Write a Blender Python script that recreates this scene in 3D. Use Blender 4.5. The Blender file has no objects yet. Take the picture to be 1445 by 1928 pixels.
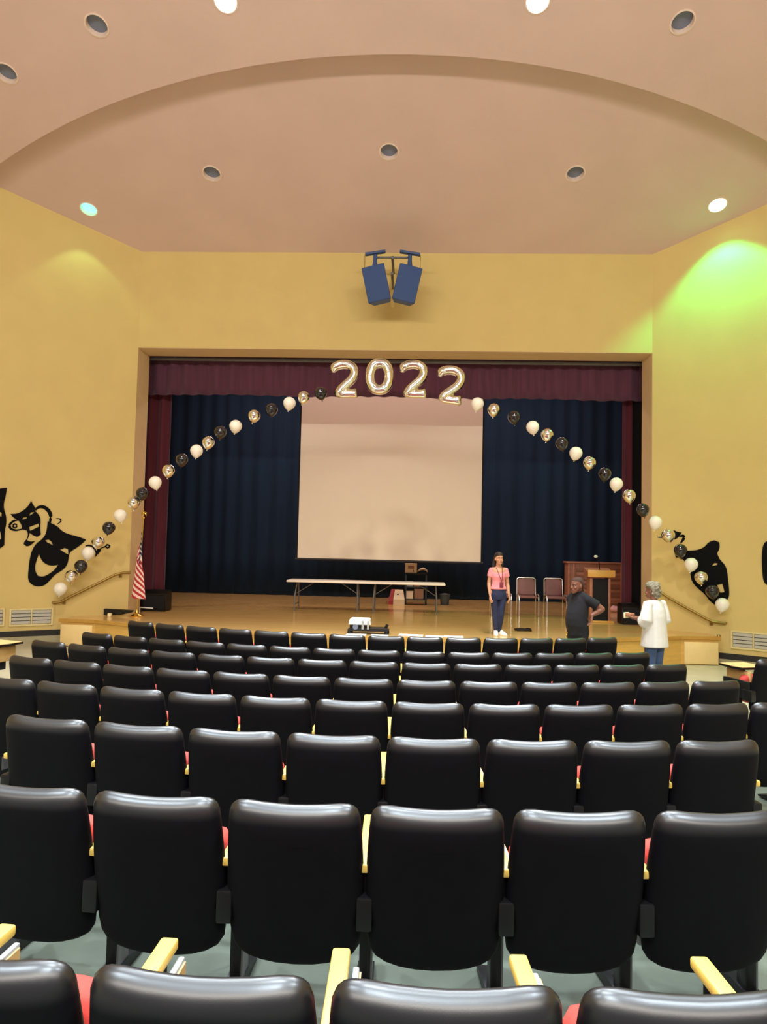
import bpy, bmesh, math, random
from mathutils import Vector, Matrix, geometry
random.seed(7)
sc = bpy.context.scene
COL = sc.collection
PI = math.pi

# ------------------------------------------------------------------ camera, world, lights, exposure
cam_d = bpy.data.cameras.new('camera')
cam = bpy.data.objects.new('camera', cam_d)
COL.objects.link(cam)
cam_d.sensor_fit = 'VERTICAL'
cam_d.sensor_height = 36.0
cam_d.lens = 36.0 * 1300.0 / 1928.0
cam_d.clip_start = 0.05
cam_d.clip_end = 100
_R = Vector((0.998941, 0.040142, 0.022483))
_U = Vector((-0.020450, -0.050343, 0.998523))
_F = Vector((-0.041215, 0.997925, 0.049469))
m = Matrix((_R, _U, -_F)).transposed().to_4x4()
m.translation = Vector((0.4949, -14.13, 2.05))
cam.matrix_world = m
sc.camera = cam

world = bpy.data.worlds.new('world')
sc.world = world
world.use_nodes = True
wbg = world.node_tree.nodes['Background']
wbg.inputs[0].default_value = (1.0, 0.88, 0.9, 1)
wbg.inputs[1].default_value = 0.31

sc.view_settings.view_transform = 'Standard'
sc.view_settings.look = 'None'
sc.view_settings.gamma = 1.0
sc.view_settings.exposure = 0.0
sc.view_settings.use_curve_mapping = False


def light(name, kind, loc, target, energy, color, **kw):
    d = bpy.data.lights.new(name, kind)
    d.energy = energy
    d.color = color
    for k, v in kw.items():
        setattr(d, k, v)
    o = bpy.data.objects.new(name, d)
    o.location = loc
    o.rotation_euler = (Vector(target) - Vector(loc)).to_track_quat('-Z', 'Y').to_euler()
    COL.objects.link(o)
    return o


# row of wash lamps along the rear of the hall, throwing on to the stage and the yellow walls
light('rear_house_lamp', 'AREA', (0.0, -17.5, 7.7), (0, 0, 5.2), 1330, (1.0, 0.92, 0.82), shape='RECTANGLE', size=15.0, size_y=0.35)
# rows of ceiling downlights over the audience
for lx, ly, lz in ((-3.4, -8.0, 9.2), (3.4, -8.0, 9.2), (0, -10.5, 9.2), (-4.2, -13, 9.2), (4.2, -13, 9.2), (0, -14.8, 9.2)):
    light('house_downlight', 'SPOT', (lx, ly, lz), (lx, ly, 0), 2000, (0.78, 0.91, 1.0), spot_size=1.5, spot_blend=0.7, shadow_soft_size=0.18)
# two downlights of the near ceiling, lit at the top of the photograph
for lx, ly, lz in ((-2.31, -4.75, 9.66), (2.12, -4.71, 9.65)):
    light('ceiling_downlight', 'SPOT', (lx, ly, lz), (lx, ly - 2.6, 0), 3000, (0.84, 0.93, 1.0), spot_size=1.6, spot_blend=0.8, shadow_soft_size=0.13)
# unseen fill spots added just above the frame to brighten the apron
for lx in (-2.6, 2.6):
    light('apron_fill', 'SPOT', (lx, -7.2, 10.2), (lx * .75, -1.4, .5), 1500, (1.0, 0.92, 0.74), spot_size=1.05, spot_blend=0.9, shadow_soft_size=0.2)
# border light over the stage
light('stage_fill_light', 'AREA', (0, 1.75, 6.7), (0, 5.2, 0), 50, (1.0, 0.62, 0.64), shape='RECTANGLE', size=8.0, size_y=0.5)
light('stage_fill_light', 'AREA', (0, 4.3, 7.3), (0, 5.0, 0), 300, (1.0, 0.72, 0.68), shape='RECTANGLE', size=11.0, size_y=0.5)  # unseen second lamp, added to lift the rear stage floor and curtain
# green gelled wall washers
light('green_washer', 'SPOT', (6.149, -1.20, 8.52), (6.7, -1.55, 0), 450, (0.0, 1.0, 0.30), spot_size=1.75, spot_blend=0.4, shadow_soft_size=0.06)
light('green_washer', 'SPOT', (-6.026, -1.09, 8.46), (-6.0, -1.0, 0), 26, (0.5, 1.0, 0.45), spot_size=1.5, spot_blend=0.2, shadow_soft_size=0.05)


# ------------------------------------------------------------------ materials
def lin(c):
    return tuple(((x / 255) / 12.92 if x / 255 <= 0.04045 else ((x / 255 + 0.055) / 1.055) ** 2.4) for x in c)


MATS = {}


def mat(name, rgb, rough=0.6, metal=0.0, var=0.06, scale=6.0, bump=0.0, bscale=60.0, spec=0.5, emit=0.0, ecol=None, stretch=None, coat=0.0, sheen=0.0):
    if name in MATS:
        return MATS[name]
    mm = bpy.data.materials.new(name)
    mm.use_nodes = True
    nt = mm.node_tree
    b = nt.nodes['Principled BSDF']
    c = lin(rgb)
    b.inputs['Roughness'].default_value = rough
    b.inputs['Metallic'].default_value = metal
    b.inputs['Specular IOR Level'].default_value = spec
    b.inputs['Coat Weight'].default_value = coat
    b.inputs['Sheen Weight'].default_value = sheen
    tc = nt.nodes.new('ShaderNodeTexCoord')
    vec = tc.outputs['Object']
    if stretch:
        mp = nt.nodes.new('ShaderNodeMapping')
        mp.inputs['Scale'].default_value = stretch
        nt.links.new(vec, mp.inputs['Vector'])
        vec = mp.outputs['Vector']
    n = nt.nodes.new('ShaderNodeTexNoise')
    n.inputs['Scale'].default_value = scale
    n.inputs['Detail'].default_value = 4
    nt.links.new(vec, n.inputs['Vector'])
    r = nt.nodes.new('ShaderNodeValToRGB')
    r.color_ramp.elements[0].position = 0.3
    r.color_ramp.elements[1].position = 0.7
    r.color_ramp.elements[0].color = tuple(max(0, x * (1 - var)) for x in c) + (1,)
    r.color_ramp.elements[1].color = tuple(min(1, x * (1 + var)) for x in c) + (1,)
    nt.links.new(n.outputs['Fac'], r.inputs['Fac'])
    nt.links.new(r.outputs['Color'], b.inputs['Base Color'])
    if bump:
        n2 = nt.nodes.new('ShaderNodeTexNoise')
        n2.inputs['Scale'].default_value = bscale
        nt.links.new(vec, n2.inputs['Vector'])
        bp = nt.nodes.new('ShaderNodeBump')
        bp.inputs['Strength'].default_value = bump
        bp.inputs['Distance'].default_value = 0.02
        nt.links.new(n2.outputs['Fac'], bp.inputs['Height'])
        nt.links.new(bp.outputs['Normal'], b.inputs['Normal'])
    if emit:
        b.inputs['Emission Color'].default_value = lin(ecol or rgb) + (1,)
        b.inputs['Emission Strength'].default_value = emit
    MATS[name] = mm
    return mm


M_wall = mat('yellow_wall_paint', (214, 191, 124), 0.75, var=0.03, scale=1.5, bump=0.05, bscale=90)
M_jamb = mat('tan_jamb_paint', (216, 192, 150), 0.75, var=0.03)
M_ceil = mat('pinkish_ceiling_plaster', (208, 182, 174), 0.9, var=0.03, scale=1.2, bump=0.05, bscale=50)
M_floor = mat('grey_green_concrete', (188, 180, 154), 0.35, var=0.10, scale=2.5, bump=0.04, bscale=20)
M_stage = mat('varnished_stage_wood', (206, 166, 102), 0.16, var=0.10, scale=3.0, stretch=(0.5, 5, 1), spec=0.5)
M_apron = mat('apron_wood', (208, 168, 88), 0.5, var=0.10, scale=3, stretch=(1, 1, 6))
M_panel = mat('pale_panel_wood', (228, 202, 142), 0.5, var=0.06, scale=3)
M_nosing = mat('stage_nosing_wood', (186, 142, 66), 0.4, var=0.08)
M_darkstage = mat('black_stage_paint', (22, 22, 26), 0.9)
M_base = mat('black_rubber_base', (28, 28, 28), 0.6)
M_skirt = mat('grey_skirting', (168, 162, 130), 0.7)
M_maroon = mat('maroon_velvet', (116, 48, 66), 0.9, var=0.12, scale=3, stretch=(6, 6, 0.3), sheen=0.3)
M_valance = mat('hazed_maroon_velvet', (120, 72, 94), 0.9, var=0.12, scale=3, stretch=(6, 6, 0.3), sheen=0.3)  # maroon paled by lens haze mixed into the colour
M_navy = mat('black_navy_velour', (32, 56, 82), 0.95, var=0.12, scale=2, stretch=(6, 6, 0.3), sheen=0.05)
M_blackcloth = mat('black_cloth', (16, 16, 22), 0.95, var=0.1)
M_screen = mat('projection_screen', (230, 218, 200), 0.8, var=0.004)
M_black = mat('black_plastic', (6, 6, 11), 0.34, var=0.15, scale=20, bump=0.02, bscale=260, spec=0.42)
M_shellface = mat('grained_black_shell_face', (7, 7, 12), 0.72, var=0.15, scale=20, bump=0.015, bscale=320, spec=0.16)


def sheen_top(mm, z0, z1, rough, spec):
    """the rolled top edge of the shell is set glossier to bring out its sheen, the face below stays grained"""
    nt = mm.node_tree
    b = nt.nodes['Principled BSDF']
    tc = nt.nodes.new('ShaderNodeTexCoord')
    sp = nt.nodes.new('ShaderNodeSeparateXYZ')
    nt.links.new(tc.outputs['Object'], sp.inputs[0])
    for sock, lo, hi in (('Roughness', b.inputs['Roughness'].default_value, rough), ('Specular IOR Level', b.inputs['Specular IOR Level'].default_value, spec)):
        mr = nt.nodes.new('ShaderNodeMapRange')
        mr.interpolation_type = 'SMOOTHSTEP'
        mr.inputs['From Min'].default_value = z0
        mr.inputs['From Max'].default_value = z1
        mr.inputs['To Min'].default_value = lo
        mr.inputs['To Max'].default_value = hi
        nt.links.new(sp.outputs['Z'], mr.inputs['Value'])
        nt.links.new(mr.outputs['Result'], b.inputs[sock])


sheen_top(M_shellface, .745, .80, .36, 1.0)
M_blackmetal = mat('black_metal', (22, 22, 24), 0.4, metal=0.3)
M_greymetal = mat('grey_painted_metal', (110, 110, 112), 0.45, metal=0.3)
M_red = mat('red_upholstery', (196, 66, 56), 0.85, var=0.08, scale=40, bump=0.1, bscale=300)
M_armwood = mat('yellow_arm_wood', (232, 196, 96), 0.4, var=0.10, scale=6, stretch=(8, 1, 8))
M_tanwood = mat('tan_tablet_wood', (206, 168, 108), 0.5, var=0.08, scale=6)
M_laminate = mat('grey_laminate', (150, 152, 150), 0.4)
M_white = mat('white_latex', (244, 240, 230), 0.35, var=0.02, coat=0.2)
M_silver = mat('silver_chrome_latex', (240, 240, 238), 0.14, metal=1.0, var=0.03)
M_blackballoon = mat('black_latex', (24, 24, 32), 0.12, var=0.05, coat=0.6)
M_foil = mat('champagne_foil', (240, 238, 228), 0.16, metal=1.0, var=0.03, bump=0.35, bscale=9)
M_mask = mat('black_cutout_board', (11, 11, 15), 0.85, spec=0.15)
M_chrome = mat('chrome', (240, 240, 240), 0.3, metal=1.0)
M_brass = mat('brass', (228, 190, 96), 0.25, metal=1.0)
M_bronze = mat('bronze_rail', (150, 122, 62), 0.35, metal=0.6)
M_maroonvinyl = mat('maroon_vinyl', (122, 76, 76), 0.55, var=0.06)
M_tabletop = mat('white_plastic_tabletop', (240, 232, 222), 0.45, var=0.02)
M_spk = mat('hazed_navy_cabinet', (60, 86, 136), 0.6, var=0.05)  # blue veil of haze put into cabinet and grille colours
M_spkgrille = mat('hazed_navy_grille', (54, 80, 132), 0.75, var=0.1, scale=200, bump=0.2, bscale=400)
M_brown = mat('red_brown_wood', (172, 116, 90), 0.5, var=0.14, scale=2.5, stretch=(1, 1, 8))
M_browndark = mat('dark_brown_wood', (142, 92, 70), 0.5, var=0.2, scale=2.5, stretch=(1, 1, 8))
M_lectern = mat('honey_wood', (214, 164, 84), 0.4, var=0.08, scale=3, stretch=(1, 1, 6))
M_vent = mat('cream_vent_metal', (224, 208, 150), 0.5)
M_slat = mat('pale_grey_slat', (196, 194, 184), 0.5)
M_caninner = mat('pale_can_reflector', (228, 206, 192), 0.5)
M_candark = mat('unlit_lamp_glass', (112, 120, 140), 0.35)
M_lampwhite = mat('lit_lamp', (255, 250, 240), 0.4, emit=60, ecol=(255, 248, 232))
M_lampgreen = mat('lit_green_lamp', (180, 255, 220), 0.4, emit=22, ecol=(150, 255, 205))
M_lampgreen2 = mat('dim_green_lamp', (120, 255, 210), 0.4, emit=3.2, ecol=(96, 240, 200))
M_paper = mat('white_paper', (244, 242, 234), 0.7, var=0.02)
M_cardboard = mat('cardboard', (150, 112, 88), 0.8, var=0.06)
M_bagwhite = mat('cream_paper_bag', (226, 206, 178), 0.8, var=0.04)
M_bagred = mat('dusty_red_paper', (168, 66, 70), 0.8)
M_pinkplastic = mat('pink_plastic_bag', (236, 178, 178), 0.4, var=0.08, scale=12)
M_bin = mat('grey_green_bin', (62, 72, 72), 0.6)
M_greybox = mat('light_grey_plastic', (214, 216, 214), 0.4)
M_skin_light = mat('light_brown_skin', (206, 152, 122), 0.55, var=0.04, scale=10)
M_skin_dark = mat('dark_brown_skin', (112, 78, 58), 0.5, var=0.05, scale=10)
M_skin_arm = mat('brown_skin', (128, 84, 66), 0.5, var=0.05, scale=10)
M_pink = mat('pink_cotton', (240, 148, 158), 0.85, var=0.04, bump=0.25, bscale=14)
M_denim = mat('dark_navy_denim', (34, 42, 74), 0.85, var=0.2, scale=9)
M_denim2 = mat('blue_denim', (62, 82, 122), 0.85, var=0.25, scale=7)
M_blackshirt = mat('black_polo_cotton', (20, 21, 28), 0.9, var=0.1, bump=0.2, bscale=14)
M_blacktrouser = mat('black_trouser', (22, 22, 30), 0.9)
M_whiteshirt = mat('white_cotton_blouse', (216, 216, 210), 0.85, var=0.03, bump=0.3, bscale=9)
M_hairdark = mat('dark_brown_hair', (38, 26, 22), 0.5, var=0.3, scale=40, bump=0.5, bscale=60)
M_hairgrey = mat('grey_hair', (126, 120, 100), 0.8, var=0.4, scale=28, bump=0.9, bscale=40)
M_hairblack = mat('close_cropped_black_hair', (72, 50, 41), 0.9, var=0.2, scale=40, bump=0.3, bscale=120)
M_shoe = mat('white_canvas', (240, 236, 228), 0.7)
M_eye = mat('eye_white', (240, 236, 230), 0.3)
M_iris = mat('dark_iris', (36, 24, 20), 0.3)
M_lips = mat('lips', (160, 86, 80), 0.5)
M_lipsdark = mat('dark_lips', (104, 62, 56), 0.5)
M_lanyard = mat('dark_red_lanyard', (120, 44, 54), 0.7)
M_yellowcup = mat('cream_paper_cup', (240, 226, 180), 0.6)


def flag_material():
    mm = bpy.data.materials.new('flag_cloth')
    mm.use_nodes = True
    nt = mm.node_tree
    b = nt.nodes['Principled BSDF']
    b.inputs['Roughness'].default_value = 0.8
    uv = nt.nodes.new('ShaderNodeUVMap')
    sep = nt.nodes.new('ShaderNodeSeparateXYZ')
    nt.links.new(uv.outputs['UV'], sep.inputs[0])
    def math_(op, a, v=None, w=None):
        n = nt.nodes.new('ShaderNodeMath'); n.operation = op
        for i, x in enumerate((a, v, w)):
            if x is None: continue
            if isinstance(x, (int, float)): n.inputs[i].default_value = x
            else: nt.links.new(x, n.inputs[i])
        return n.outputs[0]
    st = math_('MODULO', math_('FLOOR', math_('MULTIPLY', sep.outputs['Y'], 13.0)), 2.0)
    mx = nt.nodes.new('ShaderNodeMix'); mx.data_type = 'RGBA'
    mx.inputs['A'].default_value = lin((176, 40, 50)) + (1,)
    mx.inputs['B'].default_value = lin((240, 214, 210)) + (1,)
    nt.links.new(st, mx.inputs['Factor'])
    canton = math_('MULTIPLY', math_('LESS_THAN', sep.outputs['X'], 0.40), math_('GREATER_THAN', sep.outputs['Y'], 6 / 13))
    # stars: small dots on the canton grid
    fx = math_('SUBTRACT', math_('FRACT', math_('MULTIPLY', sep.outputs['X'], 15.0)), 0.5)
    fy = math_('SUBTRACT', math_('FRACT', math_('MULTIPLY', sep.outputs['Y'], 9.3)), 0.5)
    d = math_('ADD', math_('MULTIPLY', fx, fx), math_('MULTIPLY', fy, fy))
    star = math_('LESS_THAN', d, 0.07)
    cm = nt.nodes.new('ShaderNodeMix'); cm.data_type = 'RGBA'
    cm.inputs['A'].default_value = lin((34, 34, 66)) + (1,)
    cm.inputs['B'].default_value = lin((236, 226, 214)) + (1,)
    nt.links.new(star, cm.inputs['Factor'])
    fin = nt.nodes.new('ShaderNodeMix'); fin.data_type = 'RGBA'
    nt.links.new(canton, fin.inputs['Factor'])
    nt.links.new(mx.outputs['Result'], fin.inputs['A'])
    nt.links.new(cm.outputs['Result'], fin.inputs['B'])
    nt.links.new(fin.outputs['Result'], b.inputs['Base Color'])
    return mm


# ------------------------------------------------------------------ mesh helpers
def V(*a):
    return Vector(a)


def add_box(bm, lo, hi, M=None, bev=0.0):
    vs = []
    for z in (lo[2], hi[2]):
        for x, y in ((lo[0], lo[1]), (hi[0], lo[1]), (hi[0], hi[1]), (lo[0], hi[1])):
            p = Vector((x, y, z))
            vs.append(bm.verts.new(M @ p if M else p))
    fs = [bm.faces.new([vs[i] for i in f]) for f in ((3, 2, 1, 0), (4, 5, 6, 7), (0, 1, 5, 4), (1, 2, 6, 5), (2, 3, 7, 6), (3, 0, 4, 7))]
    if bev:
        es = list({e for f in fs for e in f.edges})
        bmesh.ops.bevel(bm, geom=es, offset=bev, segments=2, profile=0.5, affect='EDGES')
    return fs


def add_prism(bm, pts, z0, z1, M=None):
    a = [bm.verts.new((M @ Vector((x, y, z0))) if M else (x, y, z0)) for x, y in pts]
    b = [bm.verts.new((M @ Vector((x, y, z1))) if M else (x, y, z1)) for x, y in pts]
    n = len(pts)
    bm.faces.new(a[::-1])
    bm.faces.new(b)
    for i in range(n):
        j = (i + 1) % n
        bm.faces.new((a[i], a[j], b[j], b[i]))


def add_loft(bm, rings, cap=True):
    """rings: list of lists of Vectors, same length."""
    rv = [[bm.verts.new(p) for p in r] for r in rings]
    n = len(rv[0])
    for a, b in zip(rv, rv[1:]):
        for i in range(n):
            j = (i + 1) % n
            bm.faces.new((a[i], a[j], b[j], b[i]))
    if cap:
        bm.faces.new(rv[0][::-1])
        bm.faces.new(rv[-1])
    return rv


def ell(c, ax, bx, n=14):
    return [c + ax * math.cos(2 * PI * i / n) + bx * math.sin(2 * PI * i / n) for i in range(n)]


def add_tube(bm, pts, rad, n=10, side=None, closed=False):
    pts = [Vector(p) for p in pts]
    if not isinstance(rad, (list, tuple)):
        rad = [rad] * len(pts)
    rings = []
    prev = Vector(side) if side else None
    L = len(pts)
    for i, p in enumerate(pts):
        if closed:
            t = pts[(i + 1) % L] - pts[i - 1]
        else:
            t = pts[min(i + 1, L - 1)] - pts[max(i - 1, 0)]
        t.normalize()
        if prev is None:
            prev = t.orthogonal()
        a = prev - t * prev.dot(t)
        if a.length < 1e-6:
            a = t.orthogonal()
        a.normalize()
        b = t.cross(a)
        if side is None:
            prev = a
        r = rad[i]
        ra, rb = r if isinstance(r, (tuple, list)) else (r, r)
        rings.append(ell(p, a * ra, b * rb, n))
    if closed:
        rings.append(rings[0])
        rv = [[bm.verts.new(q) for q in r] for r in rings[:-1]]
        rv.append(rv[0])
        for a, b in zip(rv, rv[1:]):
            for i in range(n):
                j = (i + 1) % n
                bm.faces.new((a[i], a[j], b[j], b[i]))
    else:
        add_loft(bm, rings)


def add_lathe(bm, prof, n=24, M=None):
    """prof: list of (r, z) from bottom to top."""
    rings = []
    for r, z in prof:
        r = max(r, 1e-4)
        ring = [Vector((r * math.cos(2 * PI * i / n), r * math.sin(2 * PI * i / n), z)) for i in range(n)]
        rings.append([M @ p for p in ring] if M else ring)
    add_loft(bm, rings)


def add_ellipsoid(bm, c, r, M=None, seg=14, rings=9):
    rr = []
    for k in range(rings + 1):
        t = -PI / 2 + PI * k / rings
        q = max(math.cos(t), 1e-3)
        ring = [Vector((c[0] + r[0] * q * math.cos(2 * PI * i / seg), c[1] + r[1] * q * math.sin(2 * PI * i / seg), c[2] + r[2] * math.sin(t))) for i in range(seg)]
        rr.append([M @ p for p in ring] if M else ring)
    add_loft(bm, rr)


def mesh_of(name, bm, material, smooth=True, angle=0.7):
    bmesh.ops.recalc_face_normals(bm, faces=bm.faces)
    me = bpy.data.meshes.new(name)
    if smooth:
        for f in bm.faces:
            f.smooth = True
        for e in bm.edges:
            if len(e.link_faces) == 2 and e.calc_face_angle(0) > angle:
                e.smooth = False
    bm.to_mesh(me)
    bm.free()
    me.materials.append(material)
    return me


def obj(name, bm, material, parent=None, loc=None, smooth=True, angle=0.7):
    me = mesh_of(name, bm, material, smooth, angle) if isinstance(bm, bmesh.types.BMesh) else bm
    o = bpy.data.objects.new(name, me)
    COL.objects.link(o)
    if parent:
        o.parent = parent
    if loc:
        o.location = loc
    return o


def remeshed(name, bm, material, voxel, smooth_it=4, parent=None):
    """one continuous skin out of overlapping closed lofts"""
    bmesh.ops.recalc_face_normals(bm, faces=bm.faces)
    me = bpy.data.meshes.new(name)
    bm.to_mesh(me)
    bm.free()
    o = bpy.data.objects.new(name, me)
    COL.objects.link(o)
    r = o.modifiers.new('r', 'REMESH')
    r.mode = 'VOXEL'
    r.voxel_size = voxel
    s = o.modifiers.new('s', 'SMOOTH')
    s.iterations = smooth_it
    s.factor = 0.5
    dg = bpy.context.evaluated_depsgraph_get()
    new = bpy.data.meshes.new_from_object(o.evaluated_get(dg))
    o.modifiers.clear()
    o.data = new
    bpy.data.meshes.remove(me)
    new.name = name
    new.materials.clear()
    new.materials.append(material)
    new.polygons.foreach_set('use_smooth', [True] * len(new.polygons))
    if parent:
        o.parent = parent
    return o


def thing(name, label, cat, loc=(0, 0, 0), rz=0.0, group=None):
    o = bpy.data.objects.new(name, None)
    o.empty_display_size = 0.1
    COL.objects.link(o)
    o.location = loc
    o.rotation_euler = (0, 0, rz)
    return tag(o, label, cat, group)


def tag(o, label, cat, group=None):
    o['label'] = label
    o['category'] = cat
    if group:
        o['group'] = group
    return o


def struct(name, bm, material, parent=None, smooth=True):
    o = obj(name, bm, material, parent, smooth=smooth)
    if parent is None:
        o['kind'] = 'structure'
    return o


def poly_plate(bm, loops, t, M):
    """flat board with holes: loops of (u, v); M maps (u, v, depth) to the world"""
    vl = [[Vector((u, v, 0)) for u, v in lp] for lp in loops]
    tris = geometry.tessellate_polygon(vl)
    flat = [p for lp in vl for p in lp]
    fr = [bm.verts.new(M @ Vector((p.x, p.y, t))) for p in flat]
    bk = [bm.verts.new(M @ Vector((p.x, p.y, 0))) for p in flat]
    for a, b, c in tris:
        try:
            bm.faces.new((fr[a], fr[b], fr[c]))
            bm.faces.new((bk[c], bk[b], bk[a]))
        except ValueError:
            pass
    k = 0
    for lp in loops:
        n = len(lp)
        for i in range(n):
            j = (i + 1) % n
            try:
                bm.faces.new((fr[k + i], fr[k + j], bk[k + j], bk[k + i]))
            except ValueError:
                pass
        k += n


def smooth_loop(pts, it=1, sharp=0.9):
    """Chaikin rounding that keeps pointed corners"""
    for _ in range(it):
        out = []
        n = len(pts)
        for i in range(n):
            p0, p, p1 = Vector(pts[i - 1]), Vector(pts[i]), Vector(pts[(i + 1) % n])
            a = (p - p0)
            b = (p1 - p)
            if a.length and b.length and a.angle(b) > sharp:
                out.append(tuple(p))
            else:
                out.append(tuple(p.lerp(p0, 0.25)))
                out.append(tuple(p.lerp(p1, 0.25)))
        pts = out
    return pts


# ------------------------------------------------------------------ the setting
W = 5.335          # half width of the proscenium opening
ZT = 6.12          # its head
ZC = 8.17          # line where ceiling meets the front wall
SL = 0.4           # ceiling slope
DR = 0.63          # reveal depth
ST = 0.52          # stage height


def zceil(y):
    return ZC - SL * y


UL = Vector((-0.827, -0.562, 0)); NL = Vector((0.562, -0.827, 0))
UR = Vector((0.827, -0.562, 0)); NR = Vector((-0.562, -0.827, 0))


def wall_matrix(side):
    u, n, o = (UL, NL, Vector((-W, 0, 0))) if side == 'left' else (UR, NR, Vector((W, 0, 0)))
    mm = Matrix((u, Vector((0, 0, 1)), n)).transposed().to_4x4()
    mm.translation = o
    return mm


WL, WR = wall_matrix('left'), wall_matrix('right')

# house floor, gently raked
FP = [(-15.5, .45), (-12.4, .344), (-11.3, .294), (-10.24, .254), (-9.18, .193), (-8.1, .139), (-6.95, .097), (-5.9, .05), (-4.55, .03), (-3.9, 0.0), (3, 0.0)]


def floor_z(x, y):
    r = 5.15 - math.hypot(x - .35, y - 5.15)
    if r <= FP[0][0]:
        return FP[0][1]
    for (a, za), (b, zb) in zip(FP, FP[1:]):
        if r <= b:
            return za + (zb - za) * (r - a) / (b - a)
    return 0.0


bm = bmesh.new()
NX, NY = 48, 60
grid = [[bm.verts.new((-9.3 + 18.6 * i / NX, -15.6 + 15.7 * j / NY, floor_z(-9.3 + 18.6 * i / NX, -15.6 + 15.7 * j / NY))) for i in range(NX + 1)] for j in range(NY + 1)]
for j in range(NY):
    for i in range(NX):
        bm.faces.new((grid[j][i], grid[j][i + 1], grid[j + 1][i + 1], grid[j + 1][i]))
struct('floor', bm, M_floor)
# darker grey-green floor under the seating block
M_seatfloor = mat('grey_green_painted_concrete', (92, 99, 88), 0.28, var=0.18, scale=3.5, bump=0.04, bscale=20)
bm = bmesh.new()
NA, NR_ = 40, 50
gp = []
for j in range(NR_ + 1):
    f = j / NR_
    ya = -4.35 - 11.0 * f
    R = 9.0 + 5 * f
    row = []
    for i in range(NA + 1):
        th = (-4.3 + 8.2 * i / NA) / R
        x, y = .35 + R * math.sin(th), ya + R - R * math.cos(th)
        row.append(bm.verts.new((x, y, floor_z(x, y) + .004)))
    gp.append(row)
for j in range(NR_):
    for i in range(NA):
        bm.faces.new((gp[j][i], gp[j + 1][i], gp[j + 1][i + 1], gp[j][i + 1]))
struct('floor_seating', bm, M_seatfloor)

# splayed side walls with their skirting
for side, Mw in (('left', WL), ('right', WR)):
    bm = bmesh.new()
    uv = [(0, -0.05), (4.5, -0.05), (4.5, zceil(-.562 * 4.5) + .05), (0, ZC + .05)]
    a = [bm.verts.new(Mw @ Vector((u, v, 0))) for u, v in uv]
    b = [bm.verts.new(Mw @ Vector((u, v, -0.2))) for u, v in uv]
    bm.faces.new(a); bm.faces.new(b[::-1])
    for i in range(4):
        j = (i + 1) % 4
        bm.faces.new((a[i], b[i], b[j], a[j]))
    struct('wall_' + side, bm, M_wall, smooth=False)
    lo, hi, st = (.165, .275, 1.10) if side == 'left' else (.075, .185, 1.06)
    bm = bmesh.new()
    add_box(bm, (st, lo, 0), (4.5, hi, 0.012), Mw)
    struct('baseboard_' + side, bm, M_base, smooth=False)
    bm = bmesh.new()
    add_box(bm, (st, -.02, 0), (4.5, lo, 0.008), Mw)
    struct('trim_' + ('1' if side == 'left' else '2'), bm, M_skirt, smooth=False)

# straight side walls further back
for side, s in (('left', -1), ('right', 1)):
    bm = bmesh.new()
    xs = s * 9.056
    add_box(bm, (min(xs, xs + s * .2), -15.6, -.05), (max(xs, xs + s * .2), -2.53, 13.6))
    struct('wall_side_' + side, bm, M_wall, smooth=False)

# wall above the stage opening and its reveals
bm = bmesh.new()
add_box(bm, (-W, 0, ZT), (W, DR, ZC + .1))
struct('wall_front', bm, M_wall, smooth=False)
for i, s in ((3, -1), (4, 1)):
    bm = bmesh.new()
    add_box(bm, (min(s * W, s * (W + .3)), 0.0, ST - .02), (max(s * W, s * (W + .3)), DR, ZT + .1))
    struct('trim_%d' % i, bm, M_jamb, smooth=False)
bm = bmesh.new()
add_box(bm, (-W, 0.004, ZT - .012), (W, DR, ZT))
struct('trim_5', bm, M_jamb, smooth=False)

# stage house behind
bm = bmesh.new()
add_box(bm, (-9, 8.0, 0), (9, 8.2, 9.3))
struct('wall_back', bm, M_darkstage, smooth=False)
for side, s in (('left', -1), ('right', 1)):
    bm = bmesh.new()
    add_box(bm, (min(s * 9, s * 9.2), DR, 0), (max(s * 9, s * 9.2), 8.2, 9.3))
    add_box(bm, (min(s * (W + .3), s * 9.2), DR - .1, 0), (max(s * (W + .3), s * 9.2), DR + .02, 9.3))
    struct('wall_stage_' + side, bm, M_darkstage, smooth=False)
bm = bmesh.new()
add_box(bm, (-9.2, DR - .1, 9.3), (9.2, 8.2, 9.5))
struct('ceiling_stage', bm, M_darkstage, smooth=False)

bm = bmesh.new()
add_box(bm, (-9.2, DR, ZC), (9.2, DR + .05, 9.3))
struct('wall_fascia', bm, M_darkstage, smooth=False)

# stage floor: apron with a curved front
RA = 12.28
CA = -2.4 + RA


def apron_pts(off=0.0, n=36):
    R = RA + off
    a1 = math.asin(5.5 / R)
    return [(R * math.sin(-a1 + 2 * a1 * i / n), CA - R * math.cos(-a1 + 2 * a1 * i / n)) for i in range(n + 1)]


arc = apron_pts()
plan = [(-6.2, -1.05)] + arc + [(6.2, -1.05), (6.2, -.585), (W + .005, -.005), (W + .005, DR), (9.0, DR + .02), (9.0, 8.0), (-9.0, 8.0), (-9.0, DR + .02), (-W - .005, DR), (-W - .005, -.005), (-6.2, -.585)]
bm = bmesh.new()
add_prism(bm, plan, ST - .05, ST)
struct('floor_stage', bm, M_stage, smooth=False)
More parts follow.
